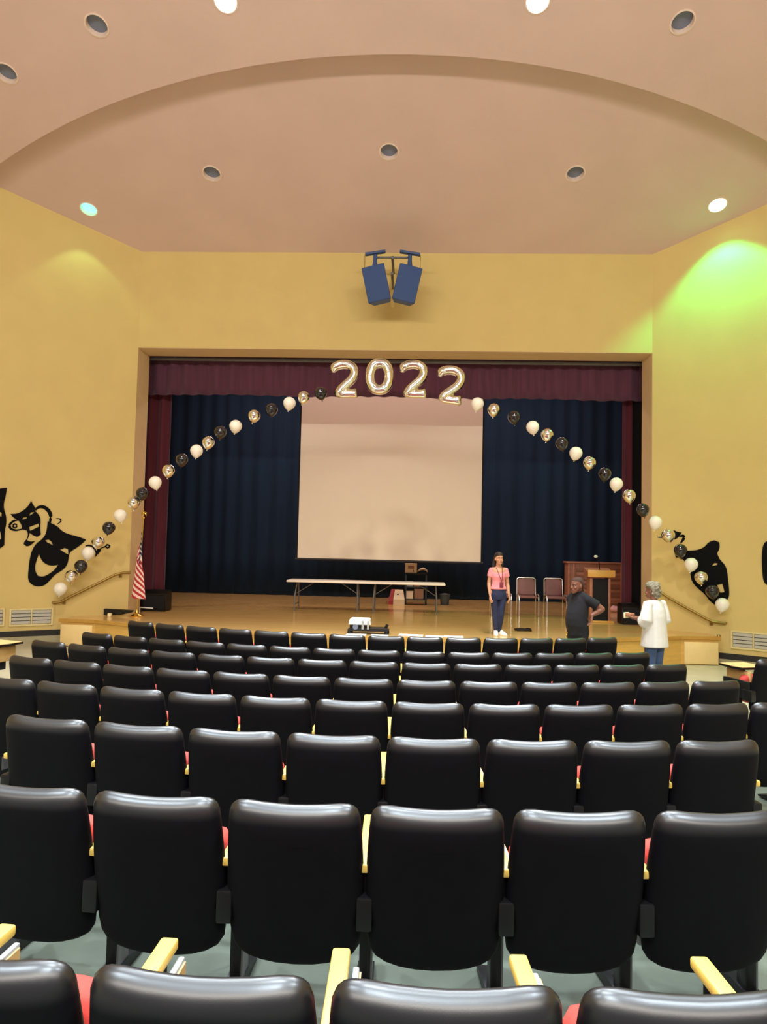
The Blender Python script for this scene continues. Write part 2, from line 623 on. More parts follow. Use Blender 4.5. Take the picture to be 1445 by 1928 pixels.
# apron face
bm = bmesh.new()
face = [(-6.2, -1.05)] + arc + [(6.2, -1.05)]
back = [(x * .99, y + .12) for x, y in face][::-1]
add_prism(bm, face + back, -.03, ST - .05)
add_box(bm, (-6.2, -1.0, -.03), (-6.1, -.58, ST - .05))
add_box(bm, (6.1, -1.0, -.03), (6.2, -.58, ST - .05))
apron = struct('trim_6', bm, M_apron, smooth=False)
bm = bmesh.new()
nose = [(-6.23, -1.075)] + apron_pts(.035) + [(6.23, -1.075)]
inner = [(-6.2, -1.04)] + apron_pts(-.01) + [(6.2, -1.04)]
add_prism(bm, nose + inner[::-1], ST - .055, ST + .004)
obj('nosing', bm, M_nosing, apron, smooth=False)
for s in (-1, 1):
    bm = bmesh.new()
    add_box(bm, (min(s * 5.55, s * 6.16), -1.125, .02), (max(s * 5.55, s * 6.16), -1.06, ST - .10), bev=.004)
    p = obj('access_panel', bm, M_panel, apron)
    p['label'] = 'pale wooden panel on the %s end of the curved stage front' % ('left' if s < 0 else 'right')

# ceiling: far sloped field, and the near field with its curved lip
ARC_R, ARC_C = 15.14, 11.095


def lip(x):
    return ARC_C - math.sqrt(ARC_R ** 2 - (x - .016) ** 2)


FAR_CANS = [(-3.348, -1.784, 'dark'), (-.043, -2.201, 'dark'), (3.336, -1.785, 'dark'), (-6.026, -1.025, 'dimgreen'), (6.149, -1.149, 'green')]
NEAR_CANS = [(-4.32, -4.46, 'dark'), (4.229, -4.436, 'dark'), (-6.067, -3.809, 'dark'), (-2.314, -4.751, 'white'), (2.116, -4.713, 'white'), (6.0, -3.8, 'dark')]
CAN_R = 0.155
SU = Vector((0, -1, SL)).normalized()          # up-slope direction
SN = Vector((0, -SL, -1)).normalized()         # points down into the hall


def can_hole(x, y):
    k = 24
    c = SU.dot(Vector((0, -1, 0)))
    return [(x + CAN_R * math.cos(2 * PI * i / k), y + CAN_R * c * math.sin(2 * PI * i / k)) for i in range(k)]


def ceiling_sheet(name, outline, cans, drop):
    loops = [outline] + [can_hole(x, y)[::-1] for x, y, _ in cans]
    vl = [[Vector((x, y, 0)) for x, y in lp] for lp in loops]
    tris = geometry.tessellate_polygon(vl)
    flat = [p for lp in vl for p in lp]
    bm = bmesh.new()
    vs = [bm.verts.new((p.x, p.y, zceil(p.y) - drop)) for p in flat]
    for t in tris:
        try:
            bm.faces.new([vs[i] for i in t])
        except ValueError:
            pass
    return bm


xs = [-9.1 + 18.2 * i / 60 for i in range(61)]
far = [(-9.2, .02), (-9.2, lip(-9.1) - .3)] + [(x, lip(x) - .3) for x in xs] + [(9.2, lip(9.1) - .3), (9.2, .02)]
struct('ceiling_far', ceiling_sheet('ceiling_far', far, FAR_CANS, 0.0), M_ceil, smooth=False)
near = [(x, lip(x)) for x in xs] + [(9.1, -15.6), (-9.1, -15.6)]
bm = ceiling_sheet('ceiling_near', near, NEAR_CANS, 0.3)
r0 = [bm.verts.new((x, lip(x), zceil(lip(x)) - .3)) for x in xs]
r1 = [bm.verts.new((x, lip(x), zceil(lip(x)) + .05)) for x in xs]
for i in range(60):
    bm.faces.new((r0[i], r0[i + 1], r1[i + 1], r1[i]))
struct('ceiling_near', bm, M_ceil, smooth=False)

# recessed ceiling cans
CANLAB = {
    0: 'unlit recessed ceiling can above the stage, left of the middle one', 1: 'unlit recessed ceiling can above the hanging speakers',
    2: 'unlit recessed ceiling can above the stage, right of the middle one', 3: 'small green-glowing ceiling can over the left wall',
    4: 'bright green-white ceiling can over the right wall', 5: 'unlit recessed can in the near ceiling, left of the left lit lamp',
    6: 'unlit recessed can in the near ceiling, right of the right lit lamp', 7: 'unlit recessed can at the left edge of the near ceiling',
    8: 'lit white ceiling lamp, left of the two at the top', 9: 'lit white ceiling lamp, right of the two at the top', 10: 'unlit recessed can at the far right of the near ceiling'}
for k, (x, y, state) in enumerate(FAR_CANS + NEAR_CANS):
    near_ = k >= len(FAR_CANS)
    z = zceil(y) - (.3 if near_ else 0)
    Mc = Matrix((Vector((1, 0, 0)), SN.cross(Vector((1, 0, 0))), SN)).transposed().to_4x4()
    Mc.translation = Vector((x, y, z))
    t = thing('recessed_downlight', CANLAB[k], 'light', (x, y, z), 0, 'recessed ceiling downlights')
    Mi = Matrix.Translation(-Vector((x, y, z))) @ Mc
    n = 28
    def ring(r, d):
        return [Mi @ Vector((r * math.cos(2 * PI * i / n), r * math.sin(2 * PI * i / n), d)) for i in range(n)]
    bm = bmesh.new()
    add_loft(bm, [ring(.152, -.02), ring(.178, 0.0), ring(.178, .006), ring(.156, .01), ring(.150, -.02), ring(.150, -.085)], cap=False)
    obj('trim_ring', bm, M_caninner, t)
    bm = bmesh.new()
    add_loft(bm, [ring(.152, -.086), ring(.152, -.082), ring(.1, -.075), ring(.04, -.07)])
    obj('lamp_glass', bm, {'dark': M_candark, 'white': M_lampwhite, 'green': M_lampgreen, 'dimgreen': M_lampgreen2}[state], t)

# ------------------------------------------------------------------ curtains, track, screen
def curtain(name, x0, x1, y, z0, z1, amp, wl, material, label, top_fade=0.0, wob=0.0):
    bm = bmesh.new()
    n = int((x1 - x0) / wl * 12)
    nz = 6
    ph = random.random() * 6
    rows = []
    for j in range(nz + 1):
        f = j / nz
        row = []
        for i in range(n + 1):
            x = x0 + (x1 - x0) * i / n
            a = amp * (0.75 + .25 * f)
            yy = y + a * math.sin(2 * PI * (x - x0) / wl + ph + 1.3 * math.sin(x * 1.7 + ph)) + .35 * a * math.sin(5.1 * x + ph * 2)
            zz = z0 + (z1 - z0) * (1 - f) + (wob * math.sin(x * 1.9 + ph) if j == nz else 0)
            row.append(bm.verts.new((x, yy, zz)))
        rows.append(row)
    for a, b in zip(rows, rows[1:]):
        for i in range(n):
            bm.faces.new((a[i], a[i + 1], b[i + 1], b[i]))
    r = bmesh.ops.solidify(bm, geom=bm.faces[:], thickness=.012)
    return tag(obj(name, bm, material, angle=2), label, 'curtain')


curtain('valance_curtain', -6.2, 6.2, 1.0, 5.34, 6.75, .045, .36, M_valance, 'maroon valance curtain across the top of the stage opening', wob=.012)
curtain('leg_curtain', -6.0, -5.06, 1.35, ST, 6.8, .07, .26, M_maroon, 'maroon leg curtain at the left side of the stage')
curtain('leg_curtain', 5.12, 5.38, 1.30, ST, 6.8, .05, .2, M_maroon, 'narrow maroon leg curtain at the right side of the stage')
curtain('leg_shade_strip', 5.30, 6.1, 1.12, ST, 6.8, .05, .24, M_blackcloth, 'black strip standing in for shade between maroon leg and right stage jamb')  # black sheet stands in for the shaded part of the right leg
curtain('back_curtain', -8.4, 8.4, 6.5, ST + .005, 7.6, .035, .47, M_navy, 'wide dark navy curtain closing the back of the stage', wob=.015)

tr = thing('curtain_track', 'grey metal curtain track along the head of the stage opening', 'rail', (0, .74, 6.07))
bm = bmesh.new()
add_box(bm, (-5.9, -.03, -.03), (5.9, .03, .035), bev=.006)
obj('track', bm, M_greymetal, tr)
for i in range(5):
    bm = bmesh.new()
    x = -4.8 + 2.4 * i
    add_box(bm, (x - .02, -.015, .03), (x + .02, .015, .9))
    obj('hanger', bm, M_greymetal, tr)

sn = thing('projection_screen', 'large pale projection screen hanging above the folding tables', 'screen', (-.06, 3.0, 1.69))
bm = bmesh.new()
nx = 12
add_box(bm, (-2.27, -.004, .02), (2.27, .004, 5.0))
obj('screen_fabric', bm, M_screen, sn)
bm = bmesh.new()
add_box(bm, (-2.31, -.008, .02), (-2.27, .006, 5.0))
obj('side_border', bm, M_blackcloth, sn)
bm = bmesh.new()
add_box(bm, (2.27, -.008, .02), (2.31, .006, 5.0))
obj('side_border', bm, M_blackcloth, sn)
bm = bmesh.new()
add_tube(bm, [(-2.33, 0, 0), (2.33, 0, 0)], .028)
obj('bottom_bar', bm, M_blackmetal, sn)
bm = bmesh.new()
add_box(bm, (-2.45, -.1, 5.0), (2.45, .1, 5.22), bev=.02)
obj('case', bm, M_blackmetal, sn)
for x in (-2.0, 2.0):
    bm = bmesh.new()
    add_tube(bm, [(x, 0, 5.2), (x, 0, 7.605)], .012)
    obj('suspension_cable', bm, M_blackmetal, sn)

# ------------------------------------------------------------------ auditorium seats
def outline_half():
    return [(0, 0), (.07, .002), (.13, .009), (.18, .022), (.215, .042), (.236, .075), (.244, .13), (.249, .22), (.250, .32), (.247, .42), (.243, .50), (.239, .555), (.236, .588), (.228, .610), (.214, .625), (.195, .633), (.165, .636), (.11, .633), (.05, .631), (0, .630)]


def full(h):
    return h + [(-x, z) for x, z in h[-2:0:-1]]


def inset(pts, d):
    out = []
    n = len(pts)
    for i in range(n):
        a, b = Vector(pts[i - 1]), Vector(pts[(i + 1) % n])
        t = (b - a).normalized()
        nn = Vector((t.y, -t.x))
        p = Vector(pts[i]) - nn * d
        out.append((p.x, p.y))
    return out


TILT = Matrix.Rotation(math.atan2(.13, .63), 4, 'X')     # leans back towards the audience behind
T0 = Matrix.Translation((0, .13, .2)) @ TILT


def slab(bm, pts, loops, M, curve=0.0):
    rings = []
    for d, y in loops:
        if abs(d) <= .006:
            q = inset(pts, d)
        else:
            zc = (max(p[1] for p in pts) + min(p[1] for p in pts)) / 2
            hx, hz = max(p[0] for p in pts), (max(p[1] for p in pts) - min(p[1] for p in pts)) / 2
            q = [(x * (1 - d / hx), zc + (z - zc) * (1 - d / hz)) for x, z in pts]
        rings.append([M @ Vector((x, y + curve * (x / .25) ** 2, z)) for x, z in q])
    add_loft(bm, rings)


def seat_meshes():
    o = [(x * 1.03, z) for x, z in full(outline_half())]
    me = {}
    bm = bmesh.new()
    slab(bm, o, [(.13, -.058), (.095, -.057), (.062, -.054), (.038, -.048), (.021, -.039), (.010, -.027), (.003, -.013), (0, 0), (.004, .012), (.012, .02), (.03, .022)], T0, curve=.022)
    me['back_shell'] = mesh_of('back_shell', bm, M_shellface, angle=2)
    bm = bmesh.new()
    op = full([(0, .05), (.1, .05), (.155, .055), (.178, .09), (.184, .2), (.184, .4), (.18, .53), (.165, .565), (.1, .575), (0, .575)])
    slab(bm, op, [(.0, .015), (0, .05), (.012, .068), (.04, .075)], T0, curve=.02)
    me['back_pad'] = mesh_of('back_pad', bm, M_red, angle=2)
    # tipped-up cushion
    bm = bmesh.new()
    oc = full([(0, 0), (.12, .0), (.17, .008), (.198, .04), (.204, .15), (.199, .26), (.178, .295), (.1, .307), (0, .31)])
    Mc = Matrix.Translation((0, .235, .305)) @ Matrix.Rotation(math.radians(-2), 4, 'X')
    slab(bm, oc, [(.04, -.006), (.012, 0), (0, .02), (0, .07), (.01, .09), (.04, .095)], Mc)
    me['seat_cushion'] = mesh_of('seat_cushion', bm, M_red, angle=2)
    bm = bmesh.new()
    slab(bm, oc, [(.045, .094), (.038, .1), (.042, .118), (.07, .122)], Mc)
    me['seat_pan'] = mesh_of('seat_pan', bm, M_black, angle=2)
    for sfx, x in (('', -.26), ('_end', .26)):
        bm = bmesh.new()
        add_box(bm, (x - .026, .06, .562), (x + .026, .54, .594), bev=.008)
        me['arm_rest' + sfx] = mesh_of('arm_rest', bm, M_armwood)
        bm = bmesh.new()
        add_box(bm, (x - .022, .24, .0), (x + .022, .31, .40), bev=.006)
        add_box(bm, (x - .018, .10, .37), (x + .018, .48, .562), bev=.006)
        add_box(bm, (x - .03, .05, .36), (x + .03, .19, .48), bev=.008)
        me['leg' + sfx] = mesh_of('leg', bm, M_blackmetal)
        bm = bmesh.new()
        add_box(bm, (x + .022, .245, .012), (x + .03, .335, .34))
        me['leg_cover' + sfx] = mesh_of('leg_cover', bm, M_greymetal)
        bm = bmesh.new()
        add_prism(bm, [(-.16, .0), (.20, .0), (.20, .012), (.06, .05), (-.05, .05), (-.16, .012)], x - .035, x + .035,
                  Matrix(((0, 0, 1, 0), (1, 0, 0, .28), (0, 1, 0, 0), (0, 0, 0, 1))))
        me['foot_plate' + sfx] = mesh_of('foot_plate', bm, M_blackmetal)
        bm = bmesh.new()
        add_box(bm, (x + .034, .20, .25), (x + .054, .52, .556), bev=.006)
        add_box(bm, (x + .015, .40, .47), (x + .04, .43, .50))
        me['tablet' + sfx] = mesh_of('tablet', bm, M_laminate)
        bm = bmesh.new()
        add_box(bm, (x + .054, .21, .26), (x + .059, .51, .546))
        me['tablet_face' + sfx] = mesh_of('tablet_face', bm, M_tanwood)
    return me


SM = seat_meshes()
ORD = ['first', 'second', 'third', 'fourth', 'fifth', 'sixth', 'seventh', 'eighth', 'ninth', 'tenth', 'eleventh', 'twelfth', 'thirteenth', 'fourteenth']
ROWS = [  # apex Y, radius, first index, count, quadratic of the arc length, top height
    ('front row by the stage', -4.85, 9.0, 0, 14, (-.00297, .56716, -3.99071), .862),
    ('second row from the stage', -6.2, 10.0, 0, 14, (-.00239, .55273, -3.95151), .872),
    ('third row from the stage', -7.25, 10.8, 0, 14, (-.00267, .55943, -3.9858), .915),
    ('fourth row from the stage', -8.4, 10.5, 0, 13, (-.00176, .54245, -3.41796), .965),
    ('fifth row from the stage', -9.48, 10.5, -1, 12, (-.00185, .53381, -2.34161), 1.024),
    ('sixth row from the stage', -10.54, 11.5, 0, 8, (-.00419, .54836, -1.8447), 1.08),
    ('second nearest row', -11.62, 12.0, -1, 6, (-.00104, .52033, -.77858), 1.127),
    ('nearest row at the bottom edge', -12.7, 12.5, -1, 4, (0, .50756, -.27116), 1.174)]
HALF = ['back_shell', 'back_pad', 'seat_cushion', 'seat_pan', 'arm_rest', 'leg', 'leg_cover', 'foot_plate', 'tablet']


def place_seat(label, group, loc, rz, end):
    t = thing('auditorium_seat', label, 'seat', loc, rz, group)
    names = list(HALF) + ([n + '_end' for n in ('arm_rest', 'leg', 'leg_cover', 'foot_plate', 'tablet')] if end else [])
    for n in names:
        p = obj(n.replace('_end', ''), SM[n], None, t)
        if n.startswith('tablet'):
            obj('tablet_face', SM[n.replace('tablet', 'tablet_face')], None, p)
    return t


for rname, ya, R, k0, cnt, q, ztop in ROWS:
    for k in range(k0, k0 + cnt):
        s = q[0] * k * k + q[1] * k + q[2]
        th = s / R
        x = .35 + R * math.sin(th)
        y = ya + R - R * math.cos(th)
        t = place_seat('black auditorium seat, %s from left in the %s' % (ORD[k - k0], rname), 'auditorium seats in the ' + rname,
                       (x, y, ztop - .83), th, k == k0 + cnt - 1)
        t.scale.x = min(1.03, (q[1] + 2 * q[0] * k) / .525)

# seats of the side blocks, tablet arm raised for writing
def side_seat(x, y, rz, label, mir, dx):
    z = floor_z(x, y) + .01
    t = thing('tablet_seat', label, 'seat', (x, y, z), rz, 'side block seats with open tablets')
    for n in ('back_shell', 'back_pad', 'seat_cushion', 'seat_pan', 'leg', 'leg_cover', 'foot_plate', 'leg_end', 'foot_plate_end', 'arm_rest_end' if mir > 0 else 'arm_rest'):
        obj(n.replace('_end', ''), SM[n], None, t)
    bm = bmesh.new()
    x0 = -mir * (.26 - dx)
    add_prism(bm, [(x0 + mir * -.10, .28), (x0 + mir * .16, .28), (x0 + mir * .24, .42), (x0 + mir * .22, .62), (x0 - mir * .12, .62), (x0 - mir * .14, .4)], .66, .682)
    obj('tablet', bm, M_blackmetal, t)
    bm = bmesh.new()
    add_prism(bm, [(x0 + mir * -.095, .29), (x0 + mir * .155, .29), (x0 + mir * .23, .42), (x0 + mir * .21, .61), (x0 - mir * .115, .61), (x0 - mir * .13, .4)], .682, .687)
    obj('tablet_surface', bm, M_tanwood, t)
    bm = bmesh.new()
    add_tube(bm, [(x0, .2, .45), (x0, .34, .52), (x0 + mir * .02, .42, .66)], .022)
    obj('tablet_arm', bm, M_blackmetal, t)
    bm = bmesh.new()
    add_box(bm, (min(x0 - mir * .03, x0 - mir * .055), .22, .47), (max(x0 - mir * .03, x0 - mir * .055), .58, .645), bev=.02)
    obj('end_panel', bm, M_tanwood, t)


side_seat(4.44, -6.5, .30, 'dark side block seat with open tablet at the right edge', 1, .17)
side_seat(-4.67, -6.45, -.28, 'dark side block seat with open tablet at the left edge', -1, .0)

# ------------------------------------------------------------------ wall cut-outs, vents, handrails
def board(name, side, loops, label, ribbons=(), t=.014):
    Mw = (WL if side == 'left' else WR) @ Matrix.Translation((0, 0, .003))
    bm = bmesh.new()
    loops = [smooth_loop(lp, 2, .75) for lp in loops]
    poly_plate(bm, loops, t, Mw)
    o = tag(obj(name, bm, M_mask, smooth=False), label, 'wall decoration')
    for pts, w in ribbons:
        bm = bmesh.new()
        add_tube(bm, [Mw @ Vector((u, v, .006)) for u, v in pts], [(wi, .006) for wi in w], n=8, side=Mw.to_3x3() @ Vector((0, 1, .01)))
        obj('ribbon', bm, M_mask, o)
    return o


def taper(pts, w0, w1, n=4):
    """Catmull-Rom through pts with widths swelling between the ends"""
    P = [Vector(p) for p in pts]
    P = [P[0] * 2 - P[1]] + P + [P[-1] * 2 - P[-2]]
    out = []
    for i in range(1, len(P) - 2):
        for j in range(n):
            s = j / n
            a, b, c, d = P[i - 1], P[i], P[i + 1], P[i + 2]
            out.append(.5 * ((2 * b) + (c - a) * s + (2 * a - 5 * b + 4 * c - d) * s * s + (3 * b - a - 3 * c + d) * s ** 3))
    out.append(P[-2])
    m_ = len(out) - 1
    return [tuple(p) for p in out], [w0 + (w1 - w0) * math.sin(PI * i / m_) for i in range(m_ + 1)]


board('theatre_mask', 'left', [
    [(1.574, 2.396), (1.518, 2.358), (1.397, 2.301), (1.314, 2.208), (1.2, 2.15), (1.053, 2.119), (0.862, 2.05), (0.924, 1.972), (1.027, 1.882), (1.137, 1.81), (1.166, 1.74), (1.176, 1.582), (1.228, 1.477), (1.312, 1.408), (1.405, 1.347), (1.494, 1.227), (1.584, 1.133), (1.706, 1.114), (1.815, 1.161), (1.873, 1.255), (1.872, 1.425), (1.859, 1.646), (1.828, 1.817), (1.757, 1.955), (1.668, 2.025), (1.609, 2.113), (1.583, 2.217)],
    [(1.605, 2.018), (1.544, 2.034), (1.487, 1.992), (1.46, 1.918), (1.509, 1.951), (1.556, 1.968)],
    [(1.33, 1.838), (1.252, 1.875), (1.187, 1.853), (1.175, 1.743), (1.232, 1.774), (1.289, 1.811)],
    [(1.703, 1.75), (1.66, 1.648), (1.602, 1.571), (1.507, 1.525), (1.412, 1.529), (1.35, 1.543), (1.424, 1.425), (1.515, 1.356), (1.606, 1.305), (1.7, 1.322), (1.75, 1.408), (1.762, 1.51), (1.736, 1.63)]],
    'large black laughing theatre mask on the left yellow wall')
board('theatre_mask', 'left', [
    [(1.881, 2.776), (1.848, 2.706), (1.799, 2.639), (1.802, 2.579), (1.735, 2.513), (1.697, 2.42), (1.701, 2.265), (1.685, 2.128), (1.747, 2.08), (1.818, 2.107), (1.881, 2.153), (1.886, 2.105), (1.92, 2.011), (1.858, 1.983), (1.775, 2.002), (1.855, 1.91), (1.923, 1.893), (1.973, 1.933), (1.965, 1.984), (1.921, 2.036), (1.906, 2.139), (1.936, 2.203), (2.028, 2.22), (2.014, 2.255), (2.04, 2.33), (2.088, 2.395), (2.172, 2.435), (2.223, 2.504), (2.115, 2.512), (2.013, 2.574), (1.926, 2.671)],
    [(1.893, 2.267), (1.735, 2.341), (1.722, 2.282), (1.808, 2.231), (1.875, 2.191)],
    [(2.02, 2.404), (2.004, 2.445), (1.939, 2.458), (1.946, 2.427)],
    [(1.903, 2.484), (1.882, 2.546), (1.817, 2.563), (1.85, 2.517)]],
    'small black grimacing theatre mask with curling ribbons on the left wall',
    ribbons=[taper([(1.801, 2.60), (1.749, 2.655), (1.664, 2.667), (1.584, 2.615), (1.533, 2.531), (1.526, 2.444), (1.534, 2.357)], .016, .036),
             taper([(1.427, 2.452), (1.356, 2.442), (1.341, 2.399), (1.399, 2.336)], .006, .014),
             taper([(2.07, 2.40), (2.169, 2.368), (2.228, 2.29), (2.2, 2.223), (2.117, 2.197), (2.02, 2.22)], .012, .022),
             taper([(2.098, 2.277), (2.134, 2.242), (2.172, 2.275), (2.144, 2.315), (2.099, 2.294)], .012, .016)])
board('theatre_mask', 'left', [
    [(0.749, 1.923), (0.647, 1.871), (0.572, 1.89), (0.577, 1.819), (0.626, 1.764), (0.681, 1.692), (0.668, 1.782), (0.712, 1.826)]],
    'small black ribboned cut-out half hidden behind balloons on the left wall',
    ribbons=[taper([(0.58, 1.881), (0.488, 1.919), (0.456, 1.955), (0.404, 1.926), (0.445, 1.889), (0.488, 1.91)], .010, .016),
             taper([(0.865, 1.921), (0.799, 1.931), (0.70, 1.905)], .010, .016)])
board('theatre_mask', 'left', [
    [(2.86, 2.93), (2.6, 2.88), (2.418, 2.982), (2.304, 2.999), (2.316, 2.85), (2.346, 2.697), (2.334, 2.58), (2.292, 2.464), (2.282, 2.313), (2.303, 2.211), (2.302, 2.027), (2.3, 1.91), (2.368, 1.841), (2.55, 1.80), (2.78, 1.9), (2.86, 2.2), (2.88, 2.6)],
    [(2.48, 2.55), (2.398, 2.535), (2.371, 2.519), (2.372, 2.444), (2.395, 2.46), (2.46, 2.49)],
    [(2.70, 2.56), (2.62, 2.55), (2.60, 2.50), (2.69, 2.48)],
    [(2.72, 2.2), (2.55, 2.12), (2.382, 2.175), (2.355, 2.042), (2.375, 2.008), (2.55, 1.95), (2.7, 2.02)]],
    'black theatre mask cut off by the left edge')
board('theatre_mask', 'right', [
    [(0.635, 2.096), (0.852, 2.107), (0.989, 2.172), (1.056, 2.267), (1.162, 2.306), (1.247, 2.27), (1.26, 2.167), (1.209, 2.053), (1.256, 1.94), (1.35, 1.84), (1.387, 1.719), (1.396, 1.597), (1.414, 1.434), (1.423, 1.252), (1.367, 1.167), (1.179, 1.072), (1.084, 1.138), (0.988, 1.277), (0.852, 1.384), (0.754, 1.505), (0.725, 1.693), (0.635, 1.901), (0.535, 1.962), (0.464, 1.96), (0.434, 2.066)],
    [(1.114, 1.812), (1.161, 1.875), (1.218, 1.867), (1.209, 1.836)],
    [(1.208, 1.454), (1.302, 1.484), (1.34, 1.328), (1.265, 1.314)]],
    'large black theatre mask behind the balloons on the right wall')
board('theatre_mask', 'right', [
    [(0.423, 2.499), (0.494, 2.462), (0.57, 2.452), (0.524, 2.366), (0.453, 2.312), (0.30, 2.30), (0.27, 2.40), (0.382, 2.43)]],
    'small black cut-out behind a silver balloon on the right wall',
    ribbons=[taper([(0.53, 2.377), (0.60, 2.385), (0.605, 2.325), (0.55, 2.239)], .012, .03),
             taper([(0.113, 2.354), (0.2, 2.352), (.30, 2.35)], .007, .012)])
board('theatre_mask', 'right', [
    [(2.35, 2.40), (2.05, 2.312), (1.988, 2.241), (1.966, 2.061), (1.965, 1.861), (1.985, 1.564), (2.046, 1.497), (2.3, 1.42), (2.5, 1.6), (2.6, 1.9), (2.5, 2.25)],
    [(2.18, 2.02), (2.26, 2.06), (2.33, 2.0), (2.25, 1.98)], [(2.15, 1.72), (2.3, 1.66), (2.42, 1.74), (2.3, 1.6)]],
    'rounded black theatre mask cut off by the right edge')


def vent(side, u0, u1, v0, v1, label):
    Mw = WL if side == 'left' else WR
    base = Mw @ Vector(((u0 + u1) / 2, v0, 0))
    t = thing('wall_vent', label, 'vent', base, 0, 'wall vents')
    Mi = Matrix.Translation(-base) @ Mw
    bm = bmesh.new()
    f = .035
    add_box(bm, (u0, v0, .002), (u1, v0 + f, .03), Mi)
    add_box(bm, (u0, v1 - f, .002), (u1, v1, .03), Mi)
    add_box(bm, (u0, v0 + f, .002), (u0 + f, v1 - f, .03), Mi)
    add_box(bm, (u1 - f, v0 + f, .002), (u1, v1 - f, .03), Mi)
    obj('frame', bm, M_vent, t, smooth=False)
    bm = bmesh.new()
    um = (u0 + u1) / 2
    add_box(bm, (um - .012, v0 + f, .004), (um + .012, v1 - f, .03), Mi)
    obj('mullion', bm, M_vent, t, smooth=False)
    bm = bmesh.new()
    add_box(bm, (u0 + f, v0 + f, .002), (u1 - f, v1 - f, .004), Mi)
    obj('backing', bm, M_base, t, smooth=False)
    h = (v1 - v0 - 2 * f) / 4
    for a, b in ((u0 + f, um - .012), (um + .012, u1 - f)):
        for k in range(4):
            bm = bmesh.new()
            z0 = v0 + f + k * h
            Ms = Mi @ Matrix.Translation((0, z0 + h / 2, .014)) @ Matrix.Rotation(.14, 4, 'X')
            add_box(bm, (a + .004, -h / 2 + .006, -.003), (b - .004, h / 2 - .006, .003), Ms)
            obj('slat', bm, M_slat, t, smooth=False)


vent('left', 1.40, 2.16, .365, .705, 'cream louvred wall vent beside the left end of the stage')
vent('left', 2.235, 3.0, .375, .72, 'cream louvred wall vent cut by the left edge')
vent('right', 1.444, 2.20, .285, .625, 'cream louvred wall vent on the right wall')


def handrail(side, pts, label):
    Mw = WL if side == 'left' else WR
    base = Mw @ Vector((pts[0][0], pts[0][1], 0))
    t = thing('handrail', label, 'handrail', base)
    Mi = Matrix.Translation(-base) @ Mw
    bm = bmesh.new()
    path = [Mi @ Vector((u, v, .085)) for u, v in pts]
    path = [Mi @ Vector((pts[0][0], pts[0][1], .01))] + path
    add_tube(bm, path, .026, n=10)
    obj('rail', bm, M_bronze, t)
    for f in (.22, .8):
        k = f * (len(pts) - 1)
        i = int(k)
        u = pts[i][0] + (pts[i + 1][0] - pts[i][0]) * (k - i)
        v = pts[i][1] + (pts[i + 1][1] - pts[i][1]) * (k - i)
        bm = bmesh.new()
        add_tube(bm, [Mi @ Vector((u, v - .07, .0)), Mi @ Vector((u, v - .07, .06)), Mi @ Vector((u, v - .01, .085))], .009, n=8)
        add_box(bm, (u - .03, v - .10, 0), (u + .03, v - .04, .008), Mi)
        obj('bracket', bm, M_bronze, t)


handrail('left', [(1.41, .80), (1.27, .825), (1.10, .925), (.70, 1.13), (.296, 1.343), (.142, 1.386), (.0, 1.386)], 'bronze wall handrail sloping under the left balloons')
handrail('right', [(1.36, .745), (1.15, .761), (1.01, .82), (.68, .99), (.33, 1.174), (.087, 1.339), (.0, 1.341)], 'bronze wall handrail sloping under the right balloons')
# small pull handle at the right end of the apron
bm = bmesh.new()
add_tube(bm, [(6.24, -.9, .44), (6.24, -.9, .54), (6.29, -.9, .54), (6.29, -.9, .44)], .012)
tag(obj('loop_handle', bm, M_bronze), 'small bronze loop at the right end of the stage edge', 'handle')

# ------------------------------------------------------------------ hanging speakers
def hung_speaker(x, s, label):
    t = thing('hanging_speaker', label, 'speaker', (x, -.9, 7.14), 0, 'pair of speakers above the stage')
    Mx = Matrix.Rotation(s * .20, 4, 'Y') @ Matrix.Rotation(s * .12, 4, 'Z') @ Matrix.Rotation(.18, 4, 'X')
    bm = bmesh.new()
    add_prism(bm, [(-.225, -.2), (.225, -.2), (.17, .2), (-.17, .2)], -.34, .34, Mx)
    bmesh.ops.bevel(bm, geom=bm.edges[:], offset=.012, segments=1, affect='EDGES')
    obj('cabinet', bm, M_spk, t)
    bm = bmesh.new()
    add_box(bm, (-.215, -.218, -.33), (.215, -.2, .33), Mx, bev=.006)
    obj('grille', bm, M_spkgrille, t)
    bm = bmesh.new()
    p = Mx @ Vector((s * -.02, 0, .34))
    add_tube(bm, [p, (p.x, 0, .50), (p.x, 0, .60)], [.055, .04, .04], n=10)
    obj('swivel', bm, M_spk, t)
    bm = bmesh.new()
    d = Vector((math.cos(s * .12), 0, -math.sin(s * .12) * -1 * -1))
    c = Vector((p.x, -.02, .63))
    Mb = Matrix.Translation(c) @ Matrix.Rotation(s * .16 * -1 * -1, 4, 'Y')
    add_box(bm, (-.20, -.05, -.02), (.20, .05, .022), Mb, bev=.005)
    obj('yoke_bar', bm, M_spk, t)
    bm = bmesh.new()
    xe = -s * -.17
    q = Mx @ Vector((s * .19, 0, .34))
    add_tube(bm, [(q.x, -.02, q.z), (q.x, -.02, .60)], .006, n=6)
    obj('safety_wire', bm, M_bronze, t)
    return t


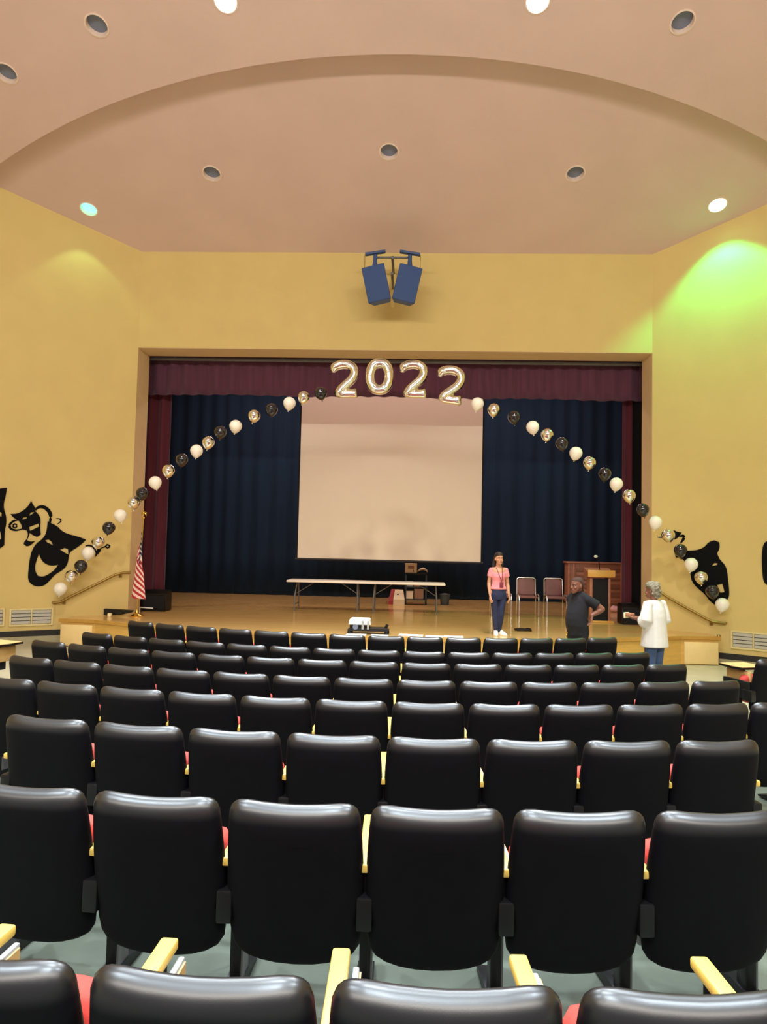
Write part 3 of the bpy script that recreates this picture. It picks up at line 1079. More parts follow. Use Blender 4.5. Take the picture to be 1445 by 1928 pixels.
hung_speaker(.30, 1, 'right one of the two hazy blue speakers hung above the stage')
hung_speaker(-.27, -1, 'left one of the two hazy blue speakers hung above the stage')
t = thing('speaker_frame', 'wall bracket with cross bar that carries the two speakers', 'frame', (.01, -.03, 7.1))
bm = bmesh.new()
add_box(bm, (-.05, -.03, -.10), (.05, .026, .78), bev=.006)
obj('wall_post', bm, M_wall, t)
for z in (.62, .30):
    bm = bmesh.new()
    add_box(bm, (-.025, -.82, z - .025), (.025, -.03, z + .025), bev=.004)
    obj('wall_arm', bm, M_greymetal, t)
bm = bmesh.new()
add_tube(bm, [(-.30, -.80, .62), (.32, -.80, .62)], .02)
obj('cross_bar', bm, M_greymetal, t)

# ------------------------------------------------------------------ balloon arch
def balloon_mesh(material):
    prof = []
    n = 18
    for i in range(n + 1):
        a = PI * i / n
        z = -math.cos(a)
        r = math.sin(a)
        if z < 0:
            zz = z * .148
            r = r * (.124 if z > -.5 else .124) * (1 - .28 * (-z) ** 1.6)
        else:
            zz = z * .122
            r = r * .124
        prof.append((max(r, .004), zz))
    bm = bmesh.new()
    add_lathe(bm, prof, 20)
    me = mesh_of('balloon', bm, material, angle=3)
    bm = bmesh.new()
    add_lathe(bm, [(.004, -.172), (.013, -.17), (.010, -.16), (.005, -.152), (.008, -.146), (.006, -.13)], 12)
    return me, mesh_of('knot', bm, material, angle=3)


BAL = {'w': ('white', balloon_mesh(M_white)), 's': ('silver chrome', balloon_mesh(M_silver)), 'k': ('black', balloon_mesh(M_blackballoon))}
BALLOONS = [('w', -6.35, 1.09), ('s', -6.18, 1.33), ('k', -6.03, 1.53), ('w', -5.84, 1.79), ('s', -5.65, 2.01), ('k', -5.45, 2.29), ('w', -5.23, 2.54), ('s', -4.98, 2.8), ('k', -4.81, 2.98), ('w', -4.56, 3.2), ('s', -4.3, 3.44), ('k', -4.04, 3.66), ('w', -3.76, 3.84), ('s', -3.53, 4.01), ('k', -3.3, 4.22), ('w', -3.0, 4.34), ('s', -2.64, 4.55), ('k', -2.3, 4.68), ('w', -1.95, 4.81), ('s', -1.67, 4.93), ('k', -1.34, 5.02),
            ('w', 1.72, 4.85), ('s', 2.04, 4.74), ('k', 2.43, 4.6), ('w', 2.79, 4.41), ('s', 3.07, 4.27), ('k', 3.35, 4.1), ('w', 3.62, 3.92), ('s', 3.88, 3.74), ('k', 4.17, 3.53), ('w', 4.39, 3.34), ('s', 4.63, 3.12), ('k', 4.89, 2.86), ('w', 5.13, 2.62), ('s', 5.37, 2.38), ('k', 5.6, 2.1), ('w', 5.8, 1.84), ('s', 5.99, 1.6), ('k', 6.22, 1.35), ('w', 6.37, 1.11)]
cnt = {}
for i, (c, x, z) in enumerate(BALLOONS):
    side = 'left' if x < 0 else 'right'
    same = [j for j, b in enumerate(BALLOONS) if b[0] == c and (b[1] < 0) == (x < 0)]
    order = same.index(i) if x < 0 else len(same) - 1 - same.index(i)
    name, (me, kn) = BAL[c]
    yb = -.8 if abs(x) < 6.0 else -.82 - (abs(x) - 6.0) * .45
    o = obj('balloon', me, None)
    tag(o, '%s balloon, %s of its colour from the %s foot of the arch' % (name, ORD[order], side), 'balloon', 'balloons of the arch')
    o.location = (x - (.075 if abs(x) > 6 else 0) * (1 if x > 0 else -1), yb, z)
    tilt = (.22 if x < 0 else -.16) + random.uniform(-.12, .12)
    o.rotation_euler = (random.uniform(-.15, .15), -tilt, random.uniform(0, 6))
    o.scale = (1, 1, 1)
    obj('knot', kn, None, o)

def digit(ch, x, z, rot, label):
    bm = bmesh.new()
    if ch == '2':
        key = [(-.235, .14), (-.20, .235), (-.09, .285), (.05, .285), (.155, .225), (.185, .11), (.13, -.01), (.02, -.11), (-.08, -.20), (-.135, -.285)]
        pts, _ = taper(key, 1, 1, 5)
        n = len(pts) - 1
        rad = []
        for i in range(n + 1):
            f = i / n
            r = .106 if f > .1 else .05 + .056 * (f / .1)
            rad.append((r * .95, r * .85))
        add_tube(bm, [Vector((a, 0, b)) for a, b in pts], rad, n=16, side=(0, 1, 0))
        base = [(-.19, -.285), (-.1, -.29), (0, -.292), (.1, -.29), (.2, -.285), (.235, -.28)]
        add_tube(bm, [Vector((a, 0, b)) for a, b in base], [(.045, .05), (.078, .085), (.08, .088), (.08, .09), (.075, .098), (.03, .095)], n=16, side=(0, 1, 0))
        add_ellipsoid(bm, (-.135, 0, -.265), (.085, .075, .085))
    else:
        n = 40
        pts = []
        for i in range(n):
            a = 2 * PI * i / n
            k = abs(math.cos(a)) ** .8 * (1 if math.cos(a) > 0 else -1)
            pts.append(Vector((.185 * k, 0, .265 * math.sin(a))))
        add_tube(bm, pts, .102, n=16, side=(0, 1, 0), closed=True)
    o = remeshed('digit_balloon', bm, M_foil, .016, 5)
    tag(o, label, 'balloon', 'foil number balloons reading 2022')
    o.location = (x, -.8, z)
    o.rotation_euler = (0, rot, 0)


digit('2', -.869, 5.298, -.04, 'champagne foil balloon shaped like 2, first of the four digits')
digit('0', -.193, 5.359, 0, 'champagne foil balloon shaped like 0, second of the four digits')
digit('2', .482, 5.315, -.02, 'champagne foil balloon shaped like 2, third of the four digits')
digit('2', 1.196, 5.209, .10, 'champagne foil balloon shaped like 2, tilted last of the four digits')

# ------------------------------------------------------------------ things on the stage
def folding_table(x, y, label, rz=0):
    t = thing('folding_table', label, 'table', (x, y, ST), rz, 'folding tables end to end')
    bm = bmesh.new()
    add_box(bm, (-.91, -.37, .665), (.91, .37, .71), bev=.015)
    obj('tabletop', bm, M_tabletop, t)
    for sx in (-1, 1):
        for sy in (-1, 1):
            bm = bmesh.new()
            add_tube(bm, [(sx * .70, sy * .10, .665), (sx * .72, sy * .28, .35), (sx * .72, sy * .31, .0)], .015, n=8)
            obj('leg', bm, M_greymetal, t)
        bm = bmesh.new()
        add_tube(bm, [(sx * .72, -.295, .16), (sx * .72, .295, .16)], .011, n=8)
        add_tube(bm, [(sx * .72, 0, .16), (sx * .72, 0, .18)], .01, n=8)
        obj('crossbar', bm, M_greymetal, t)
        bm = bmesh.new()
        add_tube(bm, [(sx * .715, 0, .40), (sx * .30, 0, .66)], .009, n=8)
        add_tube(bm, [(sx * .715, -.26, .40), (sx * .715, .26, .40)], .009, n=8)
        obj('brace', bm, M_greymetal, t)
    return t


folding_table(-1.43, 1.95, 'white topped folding table, left of the two on stage', .0)
folding_table(.38, 1.93, 'white topped folding table, right of the two on stage', -.01)


def stage_chair(x, label):
    t = thing('stacking_chair', label, 'chair', (x, 2.0, ST), random.uniform(-.04, .04), 'maroon chairs on the stage')
    bm = bmesh.new()
    o = full([(0, 0), (.15, 0), (.195, .03), (.205, .1), (.2, .28), (.19, .35), (.16, .385), (0, .39)])
    Mb = Matrix.Translation((0, .20, .46)) @ Matrix.Rotation(-.14, 4, 'X')
    slab(bm, o, [(.03, -.03), (.008, -.026), (0, -.012), (0, .006), (.02, .015)], Mb, .02)
    obj('backrest', bm, M_maroonvinyl, t, angle=2)
    bm = bmesh.new()
    add_box(bm, (-.20, -.22, .42), (.20, .18, .465), bev=.02)
    obj('seat', bm, M_maroonvinyl, t)
    for s in (-1, 1):
        bm = bmesh.new()
        add_tube(bm, [(s * .21, .27, .84), (s * .215, .21, .5), (s * .215, .20, .42), (s * .22, .26, .0)], .012, n=8)
        obj('leg', bm, M_chrome, t)
        bm = bmesh.new()
        add_tube(bm, [(s * .215, .20, .44), (s * .225, .05, .50), (s * .225, -.12, .50), (s * .225, -.20, .485), (s * .222, -.235, .44), (s * .22, -.24, .36), (s * .22, -.25, 0)], .012, n=8)
        obj('leg', bm, M_chrome, t)
        bm = bmesh.new()
        add_tube(bm, [(s * .215, -.22, .43), (s * .215, .2, .43)], .011, n=8)
        obj('seat_rail', bm, M_chrome, t)
    bm = bmesh.new()
    add_tube(bm, [(-.21, .27, .84), (-.17, .275, .865), (.17, .275, .865), (.21, .27, .84)], .012, n=8)
    obj('top_rail', bm, M_chrome, t)


stage_chair(2.58, 'maroon and chrome chair partly hidden behind the woman in pink')
stage_chair(3.20, 'maroon and chrome chair, middle of the three on stage')
stage_chair(3.83, 'maroon and chrome chair nearest the lectern')

# lectern with microphone
t = thing('lectern', 'wooden lectern with black front and pale header board', 'lectern', (4.60, 1.1, ST))
bm = bmesh.new(); add_box(bm, (-.16, -.10, .04), (.16, -.06, .94), bev=.01); obj('front_panel', bm, M_blackcloth, t)
bm = bmesh.new(); add_box(bm, (-.22, -.06, .03), (-.165, .25, .96), bev=.006); obj('side_panel', bm, M_brown, t)
bm = bmesh.new(); add_box(bm, (.165, -.06, .03), (.22, .25, .96), bev=.006); obj('side_panel', bm, M_brown, t)
bm = bmesh.new(); add_box(bm, (-.29, -.16, .97), (.29, -.13, 1.12), bev=.006); obj('header_board', bm, M_lectern, t)
bm = bmesh.new()
add_prism(bm, [(-.13, .96), (.30, .96), (.30, 1.16), (-.13, 1.06)], -.27, .27, Matrix(((0, 0, 1, 0), (1, 0, 0, 0), (0, 1, 0, 0), (0, 0, 0, 1))))
obj('reading_desk', bm, M_brown, t)
bm = bmesh.new(); add_box(bm, (-.26, -.2, 0), (.26, .28, .035), bev=.008); obj('plinth', bm, M_lectern, t)
t2 = thing('microphone', 'gooseneck microphone rising from the top of the lectern', 'microphone', (4.62, 1.2, ST + 1.08))
bm = bmesh.new(); add_lathe(bm, [(.04, .0), (.04, .03), (.015, .04)], 14); obj('base', bm, M_blackmetal, t2)
bm = bmesh.new(); add_tube(bm, [(0, 0, .03), (.0, 0, .16), (-.03, -.03, .25), (-.08, -.06, .31)], .009, n=8); obj('gooseneck', bm, M_blackmetal, t2)
bm = bmesh.new(); add_ellipsoid(bm, (-.10, -.075, .33), (.045, .035, .03)); obj('mic_head', bm, M_greybox, t2)

# reddish wooden case behind the lectern
t = thing('wooden_cabinet', 'reddish brown wooden upright case with ribbed back behind the lectern', 'cabinet', (5.64, 5.5, ST))
bm = bmesh.new(); add_box(bm, (-.76, -.06, .08), (.76, .34, 1.17), bev=.01); obj('body', bm, M_brown, t)
bm = bmesh.new(); add_box(bm, (-.80, -.12, 1.17), (.80, .37, 1.22), bev=.01); obj('lid', bm, M_brown, t)
for k in range(8):
    bm = bmesh.new()
    add_box(bm, (-.52, -.085, .14 + k * .115), (.70, -.055, .22 + k * .115), bev=.006)
    obj('rib', bm, M_browndark if k % 2 else M_brown, t)
for x0 in (-.76, -.62, .70):
    bm = bmesh.new(); add_box(bm, (x0, -.11, 0), (x0 + .07, -.05, 1.17), bev=.012); obj('post', bm, M_brown, t)
bm = bmesh.new(); add_box(bm, (-.74, -.04, 0), (.74, .32, .08)); obj('plinth', bm, M_browndark, t)

# pink bag on the floor
bm = bmesh.new()
add_ellipsoid(bm, (0, 0, .07), (.19, .12, .085))
add_ellipsoid(bm, (.07, -.02, .10), (.10, .08, .07))
add_ellipsoid(bm, (-.09, 0, .09), (.08, .08, .08))
o = remeshed('plastic_bag', bm, M_pinkplastic, .014, 2)
o.location = (5.72, 3.6, ST)
tag(o, 'crumpled pink plastic bag on the stage floor right of the lectern', 'bag')

# floor monitors at both sides of the opening
def monitor(x, y, w, h, label):
    t = thing('floor_speaker', label, 'speaker', (x, y, ST), 0, 'black floor speakers')
    bm = bmesh.new()
    add_prism(bm, [(-.19, .0), (.2, 0), (.2, h), (-.10, h), (-.19, h * .8)], -w / 2, w / 2, Matrix(((0, 0, 1, 0), (1, 0, 0, 0), (0, 1, 0, 0), (0, 0, 0, 1))))
    bmesh.ops.bevel(bm, geom=bm.edges[:], offset=.02, segments=2, affect='EDGES')
    obj('cabinet', bm, M_black, t)
    bm = bmesh.new()
    add_box(bm, (-w / 2 + .03, -.205, .05), (w / 2 - .03, -.19, h * .76), bev=.006)
    obj('grille', bm, M_blackcloth, t)
    bm = bmesh.new()
    add_box(bm, (-.09, 0, h), (.09, .03, h + .015), bev=.004)
    obj('handle', bm, M_blackmetal, t)


monitor(-5.08, .95, .52, .46, 'black floor speaker at the left edge of the stage opening')
monitor(5.18, .82, .46, .43, 'black floor speaker at the right edge of the stage opening')

# flag on its pole
t = thing('flag_on_pole', 'striped national flag hanging on a brass pole at left of stage', 'flag', (-5.03, -.28, ST))
bm = bmesh.new(); add_lathe(bm, [(.13, 0), (.135, .02), (.10, .045), (.04, .07), (.03, .13), (.018, .14)], 20); obj('base', bm, M_brass, t)
bm = bmesh.new(); add_tube(bm, [(0, 0, .1), (.03, 0, 1.0), (.06, 0, 1.98)], .013, n=10); obj('pole', bm, M_brass, t)
bm = bmesh.new()
add_ellipsoid(bm, (.06, 0, 2.0), (.028, .028, .028))
add_ellipsoid(bm, (.06, -.01, 2.09), (.022, .02, .06))
add_ellipsoid(bm, (.06, -.03, 2.155), (.016, .025, .018))
for s in (-1, 1):
    add_tube(bm, [(.06, 0, 2.11), (.06 + s * .045, .005, 2.10), (.06 + s * .05, .01, 2.03)], [(.03, .010), (.028, .008), (.006, .004)], n=8)
obj('eagle_finial', bm, M_brass, t)
bm = bmesh.new()
uvl = bm.loops.layers.uv.new('UVMap')
NU, NV = 40, 24
gv = []
for j in range(NV + 1):
    row = []
    v = j / NV                       # hoist runs down the pole
    for i in range(NU + 1):
        u = i / NU
        # cloth droops from the top of the hoist; folds gather round the pole
        L = u * 1.45
        zt = 1.72 - (1 - v) * .95 * (1 - .35 * u)
        z = zt - L * .62 * (0.35 + .65 * min(1, u * 1.6))
        z = max(z, .34 + .02 * math.sin(9 * u) + .05 * (1 - u))
        spread = .05 + .10 * (1.75 - z)
        x = .045 + spread * math.sin(u * 5.2 * PI * .5 + .5 * v) * (u ** .5) - .02 * u
        y = -.02 - .10 * u * math.cos(u * 7.5) - .03
        row.append((x, y, z, u, v))
    gv.append(row)
bv = [[bm.verts.new(p[:3]) for p in r] for r in gv]
for j in range(NV):
    for i in range(NU):
        f = bm.faces.new((bv[j][i], bv[j][i + 1], bv[j + 1][i + 1], bv[j + 1][i]))
        for l, (jj, ii) in zip(f.loops, ((j, i), (j, i + 1), (j + 1, i + 1), (j + 1, i))):
            l[uvl].uv = (gv[jj][ii][3], gv[jj][ii][4])
obj('flag_cloth', bm, flag_material(), t, angle=3)

# black tapered case lying beside the flag
bm = bmesh.new()
add_prism(bm, [(-.30, .02), (.05, .035), (.26, .085), (.29, .13), (.05, .14), (-.30, .15)], -.05, .05, Matrix(((1, 0, 0, 0), (0, 0, 1, 0), (0, 1, 0, 0), (0, 0, 0, 1))))
bmesh.ops.bevel(bm, geom=bm.edges[:], offset=.008, segments=1, affect='EDGES')
o = obj('instrument_case', bm, M_black)
o.location = (-5.36, -.36, ST)
tag(o, 'long black case lying on the stage beside the flag base', 'case')
bm = bmesh.new()
add_box(bm, (-.035, -.035, 0), (.035, .035, .075), bev=.008)
o = obj('paper_cup', bm, M_yellowcup)
o.location = (-5.48, -.52, ST)
tag(o, 'tiny cream paper box in front of the black case', 'box')
bm = bmesh.new()
add_tube(bm, [(-.12, 0, .0), (-.11, 0, .16), (.16, 0, .15)], .012, n=8)
o = obj('bent_rod', bm, M_greybox)
o.location = (-4.95, -.05, ST)
tag(o, 'short pale bent rod beside the flag base', 'rod')

# projector on a dark stand on the apron
t = thing('projector_stand', 'low dark metal stand under the projector on the stage edge', 'stand', (-.22, -2.02, ST))
bm = bmesh.new(); add_box(bm, (-.36, -.13, .055), (.36, .13, .085), bev=.008); obj('deck', bm, M_blackmetal, t)
bm = bmesh.new(); add_box(bm, (-.05, -.14, .085), (.33, .12, .115), bev=.01); obj('raised_shelf', bm, M_blackmetal, t)
for x, y in ((-.32, -.10), (.32, -.10), (-.32, .10), (.32, .10)):
    bm = bmesh.new(); add_ellipsoid(bm, (x, y, .03), (.045, .03, .03)); obj('foot', bm, M_black, t)
bm = bmesh.new(); add_tube(bm, [(.30, -.02, .1), (.33, -.02, .17)], [.03, .028]); obj('knob', bm, M_black, t)
t = thing('projector', 'white topped projector with grey straps on the stage edge', 'projector', (-.37, -2.02, ST + .085))
bm = bmesh.new(); add_box(bm, (-.17, -.13, .0), (.17, .13, .09), bev=.015); obj('lower_body', bm, M_black, t)
bm = bmesh.new()
add_prism(bm, [(-.19, .085), (.19, .085), (.175, .165), (.15, .18), (-.15, .18), (-.175, .165)], -.145, .145, Matrix(((1, 0, 0, 0), (0, 0, 1, 0), (0, 1, 0, 0), (0, 0, 0, 1))))
obj('top_cover', bm, M_paper, t)
for x in (.035, .13):
    bm = bmesh.new(); add_box(bm, (x, -.152, .005), (x + .04, -.143, .15), bev=.003); obj('strap', bm, M_laminate, t)
bm = bmesh.new(); add_lathe(bm, [(.05, 0), (.045, .03), (.04, .03)], 16, Matrix.Translation((-.07, -.13, .045)) @ Matrix.Rotation(PI / 2, 4, 'X')); obj('lens', bm, M_candark, t)

# programme sheets along the stage edge
PAPERS = [(-.42, -2.24, .34, 'white paper sheet on the stage edge in front of the projector'), (-.02, -2.25, .30, 'white paper sheet on the stage edge in front of the dark stand'),
          (.52, -2.10, .42, 'white paper sheet, first right of the projector stand'), (.92, -2.18, .30, 'white paper sheet, second right of the projector stand'), (1.25, -2.15, .34, 'white paper sheet, third right of the projector stand')]
for x, y, w, lab in PAPERS:
    bm = bmesh.new()
    add_box(bm, (-w / 2, -.11, 0), (w / 2, .11, .006))
    o = obj('paper_sheet', bm, M_paper, smooth=False)
    o.location = (x, y, ST + .003)
    o.rotation_euler = (0, 0, random.uniform(-.08, .08))
    tag(o, lab, 'paper', 'paper sheets on the stage edge')

# coiled cable near the woman
bm = bmesh.new()
pts = [(.15 * (1 + .06 * math.sin(3.3 * a)) * math.cos(a), .10 * math.sin(a), .012 + .010 * a / (2 * PI)) for a in [i * PI / 9 for i in range(58)]]
add_tube(bm, pts, .011, n=6)
o = obj('coiled_cable', bm, M_black)
o.location = (2.62, -1.0, ST)
tag(o, 'black coiled cable on the stage floor right of the woman in pink', 'cable')

# cart with boxes below the screen
t = thing('utility_cart', 'black two shelf cart behind the right folding table', 'cart', (.64, 4.4, ST))
for z, nm in ((.84, 'shelf'), (.48, 'shelf'), (.16, 'shelf')):
    bm = bmesh.new(); add_box(bm, (-.30, -.2, z - .03), (.30, .2, z), bev=.006); obj(nm, bm, M_blackmetal, t)
for x in (-.29, .25):
    for y in (-.19, .15):
        bm = bmesh.new(); add_box(bm, (x, y, 0), (x + .04, y + .04, .84)); obj('leg', bm, M_blackmetal, t)
bm = bmesh.new(); add_box(bm, (-.28, -.19, .03), (.28, -.16, .06)); obj('rail', bm, M_browndark, t)


def carton(x, y, z, w, d, h, material, label, nm='carton', rz=0.0):
    t = thing(nm, label, 'box', (x, y, z), rz)
    bm = bmesh.new(); add_box(bm, (-w / 2, -d / 2, 0), (w / 2, d / 2, h - .03)); obj('body', bm, material, t, smooth=False)
    bm = bmesh.new(); add_box(bm, (-w / 2 - .004, -d / 2 - .004, h - .03), (w / 2 + .004, d / 2 + .004, h)); obj('lid', bm, material, t, smooth=False)
    return t


b = carton(.50, 4.36, ST + .84, .31, .25, .25, M_bagwhite, 'pale printed box on top of the black cart')
bm = bmesh.new(); add_box(bm, (-.08, -.131, .11), (.08, -.126, .19)); obj('print_patch', bm, M_cardboard, b, smooth=False)
bm = bmesh.new(); add_box(bm, (.05, -.131, .03), (.075, -.126, .08)); obj('print_patch', bm, M_base, b, smooth=False)
bm = bmesh.new()
add_tube(bm, [(-.13, 0, .03), (-.05, 0, .09), (.03, 0, .11), (.10, 0, .08), (.14, 0, .03)], [(.05, .02), (.09, .03), (.10, .035), (.09, .03), (.06, .015)], n=12, side=(0, 1, 0))
o = obj('folded_cloth', bm, M_bagwhite, angle=3); o.location = (.80, 4.36, ST + .84)
tag(o, 'pale crumpled cloth beside the printed box on the cart', 'cloth')
carton(.46, 4.36, ST + .48, .2, .2, .14, M_laminate, 'small grey box on the middle shelf of the cart')
carton(.66, 4.36, ST + .48, .16, .2, .12, M_cardboard, 'small brown box on the middle shelf of the cart')
carton(.47, 4.33, ST + .16, .2, .22, .2, M_bagwhite, 'cream box on the lowest shelf of the cart')
carton(.72, 4.36, ST + .16, .24, .22, .26, M_cardboard, 'brown cardboard box on the lowest shelf of the cart')

t = thing('paper_bag', 'cream paper bag with dark print standing before the cart', 'bag', (.20, 4.1, ST))
bm = bmesh.new()
add_loft(bm, [[Vector((x * w, y * d, z)) for x, y in ((-1, -1), (1, -1), (1, 1), (-1, 1))] for w, d, z in ((.15, .09, 0), (.145, .08, .15), (.12, .05, .32), (.105, .012, .40))])
obj('body', bm, M_bagwhite, t, smooth=False)
bm = bmesh.new()
add_ellipsoid(bm, (-.03, -.055, .26), (.035, .006, .035)); add_ellipsoid(bm, (.01, -.055, .245), (.03, .006, .02)); add_ellipsoid(bm, (-.045, -.048, .29), (.02, .006, .02))
obj('printed_emblem', bm, M_base, t)
t = thing('paper_bag', 'dusty red bag leaning behind the cream paper bag', 'bag', (.04, 4.24, ST))
bm = bmesh.new()
add_loft(bm, [[Vector((x * w + sh, y * d, z)) for x, y in ((-1, -1), (1, -1), (1, 1), (-1, 1))] for w, d, z, sh in ((.12, .06, 0, 0), (.115, .055, .2, .02), (.10, .02, .40, .05))])
obj('body', bm, M_bagred, t, smooth=False)
bm = bmesh.new(); add_tube(bm, [(-.10, -.05, .06), (-.16, -.05, .03), (-.17, -.05, .12), (-.09, -.04, .2)], .008, n=6); obj('handle', bm, M_bagred, t)

t = thing('waste_bin', 'grey green waste bin right of the folding tables', 'bin', (1.42, 4.5, ST))
bm = bmesh.new(); add_lathe(bm, [(.105, 0), (.11, .01), (.135, .25), (.14, .27), (.125, .27), (.10, .03)], 20); obj('tub', bm, M_bin, t)
bm = bmesh.new(); add_lathe(bm, [(.138, .26), (.148, .27), (.148, .285), (.13, .285)], 20); obj('rim', bm, M_bin, t)
bm = bmesh.new()
add_ellipsoid(bm, (0, 0, .26), (.12, .12, .05)); obj('bin_liner', bm, M_greymetal, t)

# ------------------------------------------------------------------ people
def ering(z, rx, ry, cx=0.0, cy=0.0, tilt=0.0, n=20):
    return [Vector((cx + rx * math.cos(2 * PI * i / n), cy + ry * math.sin(2 * PI * i / n), z + tilt * ry * math.sin(2 * PI * i / n))) for i in range(n)]


def fb_ring(z, w, f, b, n=20):
    """ring from half width, front y and back y"""
    out = []
    for i in range(n):
        a = 2 * PI * i / n
        s = math.sin(a)
        cy = 0.25 * (f + b) / 1.0 * 2
        out.append(Vector((w * math.cos(a), cy + (b - f) / 2 * s, z)))
    return out


HEAD = [(0.0, .020, -.083, -.045), (.012, .036, -.090, -.020), (.035, .049, -.092, .005), (.06, .056, -.092, .035), (.09, .062, -.088, .07), (.115, .067, -.084, .088),
        (.145, .070, -.089, .096), (.17, .069, -.086, .095), (.195, .060, -.070, .082), (.213, .042, -.045, .058), (.222, .015, -.01, .02)]


def head_loft(bm, Mh, k=1.0):
    add_loft(bm, [[Mh @ (p * k) for p in fb_ring(*r)] for r in HEAD])
    # nose, brow, lips, cheeks, ears
    add_tube(bm, [Mh @ (Vector((0, -.083, .122)) * k), Mh @ (Vector((0, -.098, .098)) * k), Mh @ (Vector((0, -.106, .080)) * k), Mh @ (Vector((0, -.090, .070)) * k)], [.009 * k, .011 * k, .016 * k, .008 * k], n=8)
    add_tube(bm, [Mh @ (Vector((x, y, .128)) * k) for x, y in ((-.05, -.066), (-.025, -.086), (0, -.088), (.025, -.086), (.05, -.066))], .009 * k, n=8)
    add_tube(bm, [Mh @ (Vector((x, y, .046)) * k) for x, y in ((-.022, -.083), (0, -.093), (.022, -.083))], [.006 * k, .010 * k, .006 * k], n=8)
    for s in (-1, 1):
        add_ellipsoid(bm, (s * .038 * k, -.068 * k, .082 * k), (.022 * k, .018 * k, .02 * k), Mh)
        add_ellipsoid(bm, (s * .069 * k, .008 * k, .096 * k), (.010 * k, .018 * k, .03 * k), Mh)


def face_parts(root, Mh, k, lips, brow):
    for s in (-1, 1):
        bm = bmesh.new()
        add_ellipsoid(bm, (s * .028 * k, -.0805 * k, .112 * k), (.0115 * k, .007 * k, .0055 * k), Mh)
        e = obj('eye', bm, M_eye, root)
        bm = bmesh.new()
        add_ellipsoid(bm, (s * .028 * k, -.0865 * k, .112 * k), (.0055 * k, .0025 * k, .0052 * k), Mh)
        obj('iris', bm, M_iris, e)
        bm = bmesh.new()
        add_tube(bm, [Mh @ (Vector((s * x, y, z)) * k) for x, y, z in ((.012, -.096, .134), (.03, -.093, .138), (.048, -.078, .132))], [.003 * k, .004 * k, .002 * k], n=6)
        obj('eyebrow', bm, brow, root)
    bm = bmesh.new()
    add_tube(bm, [Mh @ (Vector((x, y, z)) * k) for x, y, z in ((-.024, -.088, .047), (-.008, -.101, .049), (.008, -.101, .049), (.024, -.088, .047))], [.003 * k, .006 * k, .006 * k, .003 * k], n=8)
    obj('mouth', bm, lips, root)


def hand(bm, w, d, n, k=1.0, curl=.35, thumb=1):
    """wrist w, direction d along the palm, palm normal n (fingers curl towards n); thumb side = thumb * (d x n)"""
    d = Vector(d).normalized(); n = Vector(n); n = (n - d * n.dot(d)).normalized()
    s = d.cross(n) * thumb
    w = Vector(w)
    add_tube(bm, [w - d * .02 * k, w + d * .02 * k, w + d * .055 * k, w + d * .088 * k, w + d * .098 * k], [(.024 * k, .018 * k), (.030 * k, .016 * k), (.040 * k, .015 * k), (.041 * k, .013 * k), (.034 * k, .009 * k)], n=12, side=s)
    for i, (off, ln) in enumerate(((.031, .068), (.010, .077), (-.011, .072), (-.031, .056))):
        p = w + d * .085 * k + s * off * k
        c = curl * (1 + .12 * i)
        pts = [p]
        ang = .15
        for q in (.42, .32, .26):
            ang += c
            p = p + (d * math.cos(ang) + n * math.sin(ang) + s * off * .9) * ln * q * k
            pts.append(p)
        add_tube(bm, pts, [.0095 * k, .009 * k, .0085 * k, .0065 * k], n=8)
    p = w + d * .02 * k + s * .024 * k
    add_tube(bm, [p, p + (d * .55 + s * .8 + n * .25) * .04 * k, p + (d * 1.1 + s * 1.0 + n * .6) * .055 * k, p + (d * 1.7 + s * 1.0 + n * 1.0) * .055 * k], [.014 * k, .012 * k, .0105 * k, .007 * k], n=8)


def limb(bm, pts, rad, n=14):
    # rounded ends so that pieces flow into one another
    pts = [Vector(p) for p in pts]
    add_tube(bm, pts, rad, n=n)
    add_ellipsoid(bm, pts[0], (rad[0] * .98,) * 3)
    add_ellipsoid(bm, pts[-1], (rad[-1] * .98,) * 3)


def lerp(a, b, t):
    return Vector(a).lerp(Vector(b), t)


def arm(bm, sh, el, wr, r=(.046, .036, .034, .024)):
    limb(bm, [sh, lerp(sh, el, .5), el], [r[0], (r[0] + r[1]) / 2 + .002, r[1]])
    limb(bm, [el, lerp(el, wr, .3), wr], [r[1], r[2] + .004, r[3]])


def leg_tube(bm, hip, kn, an, r):
    limb(bm, [hip, lerp(hip, kn, .5), kn], [r[0], (r[0] + r[1]) / 2, r[1]])
    limb(bm, [kn, lerp(kn, an, .35), an], [r[1], r[1] * .98, r[2]])


def shoe(root, x, y, yaw, mat_, ln=.25):
    Mf = Matrix.Translation((x, y, 0)) @ Matrix.Rotation(yaw, 4, 'Z')
    bm = bmesh.new()
    add_loft(bm, [[Mf @ p for p in r] for r in (
        ering(.0, .040, ln * .5, 0, -ln * .22), ering(.018, .046, ln * .52, 0, -ln * .22), ering(.045, .042, ln * .46, 0, -ln * .16), ering(.075, .038, ln * .28, 0, .0), ering(.10, .036, .048, 0, .022))])
    s = obj('shoe', bm, mat_, root, angle=1.2)
    bm = bmesh.new()
    add_loft(bm, [[Mf @ p for p in r] for r in (ering(-.002, .043, ln * .52, 0, -ln * .22), ering(.016, .049, ln * .545, 0, -ln * .22))])
    obj('sole', bm, mat_, s)


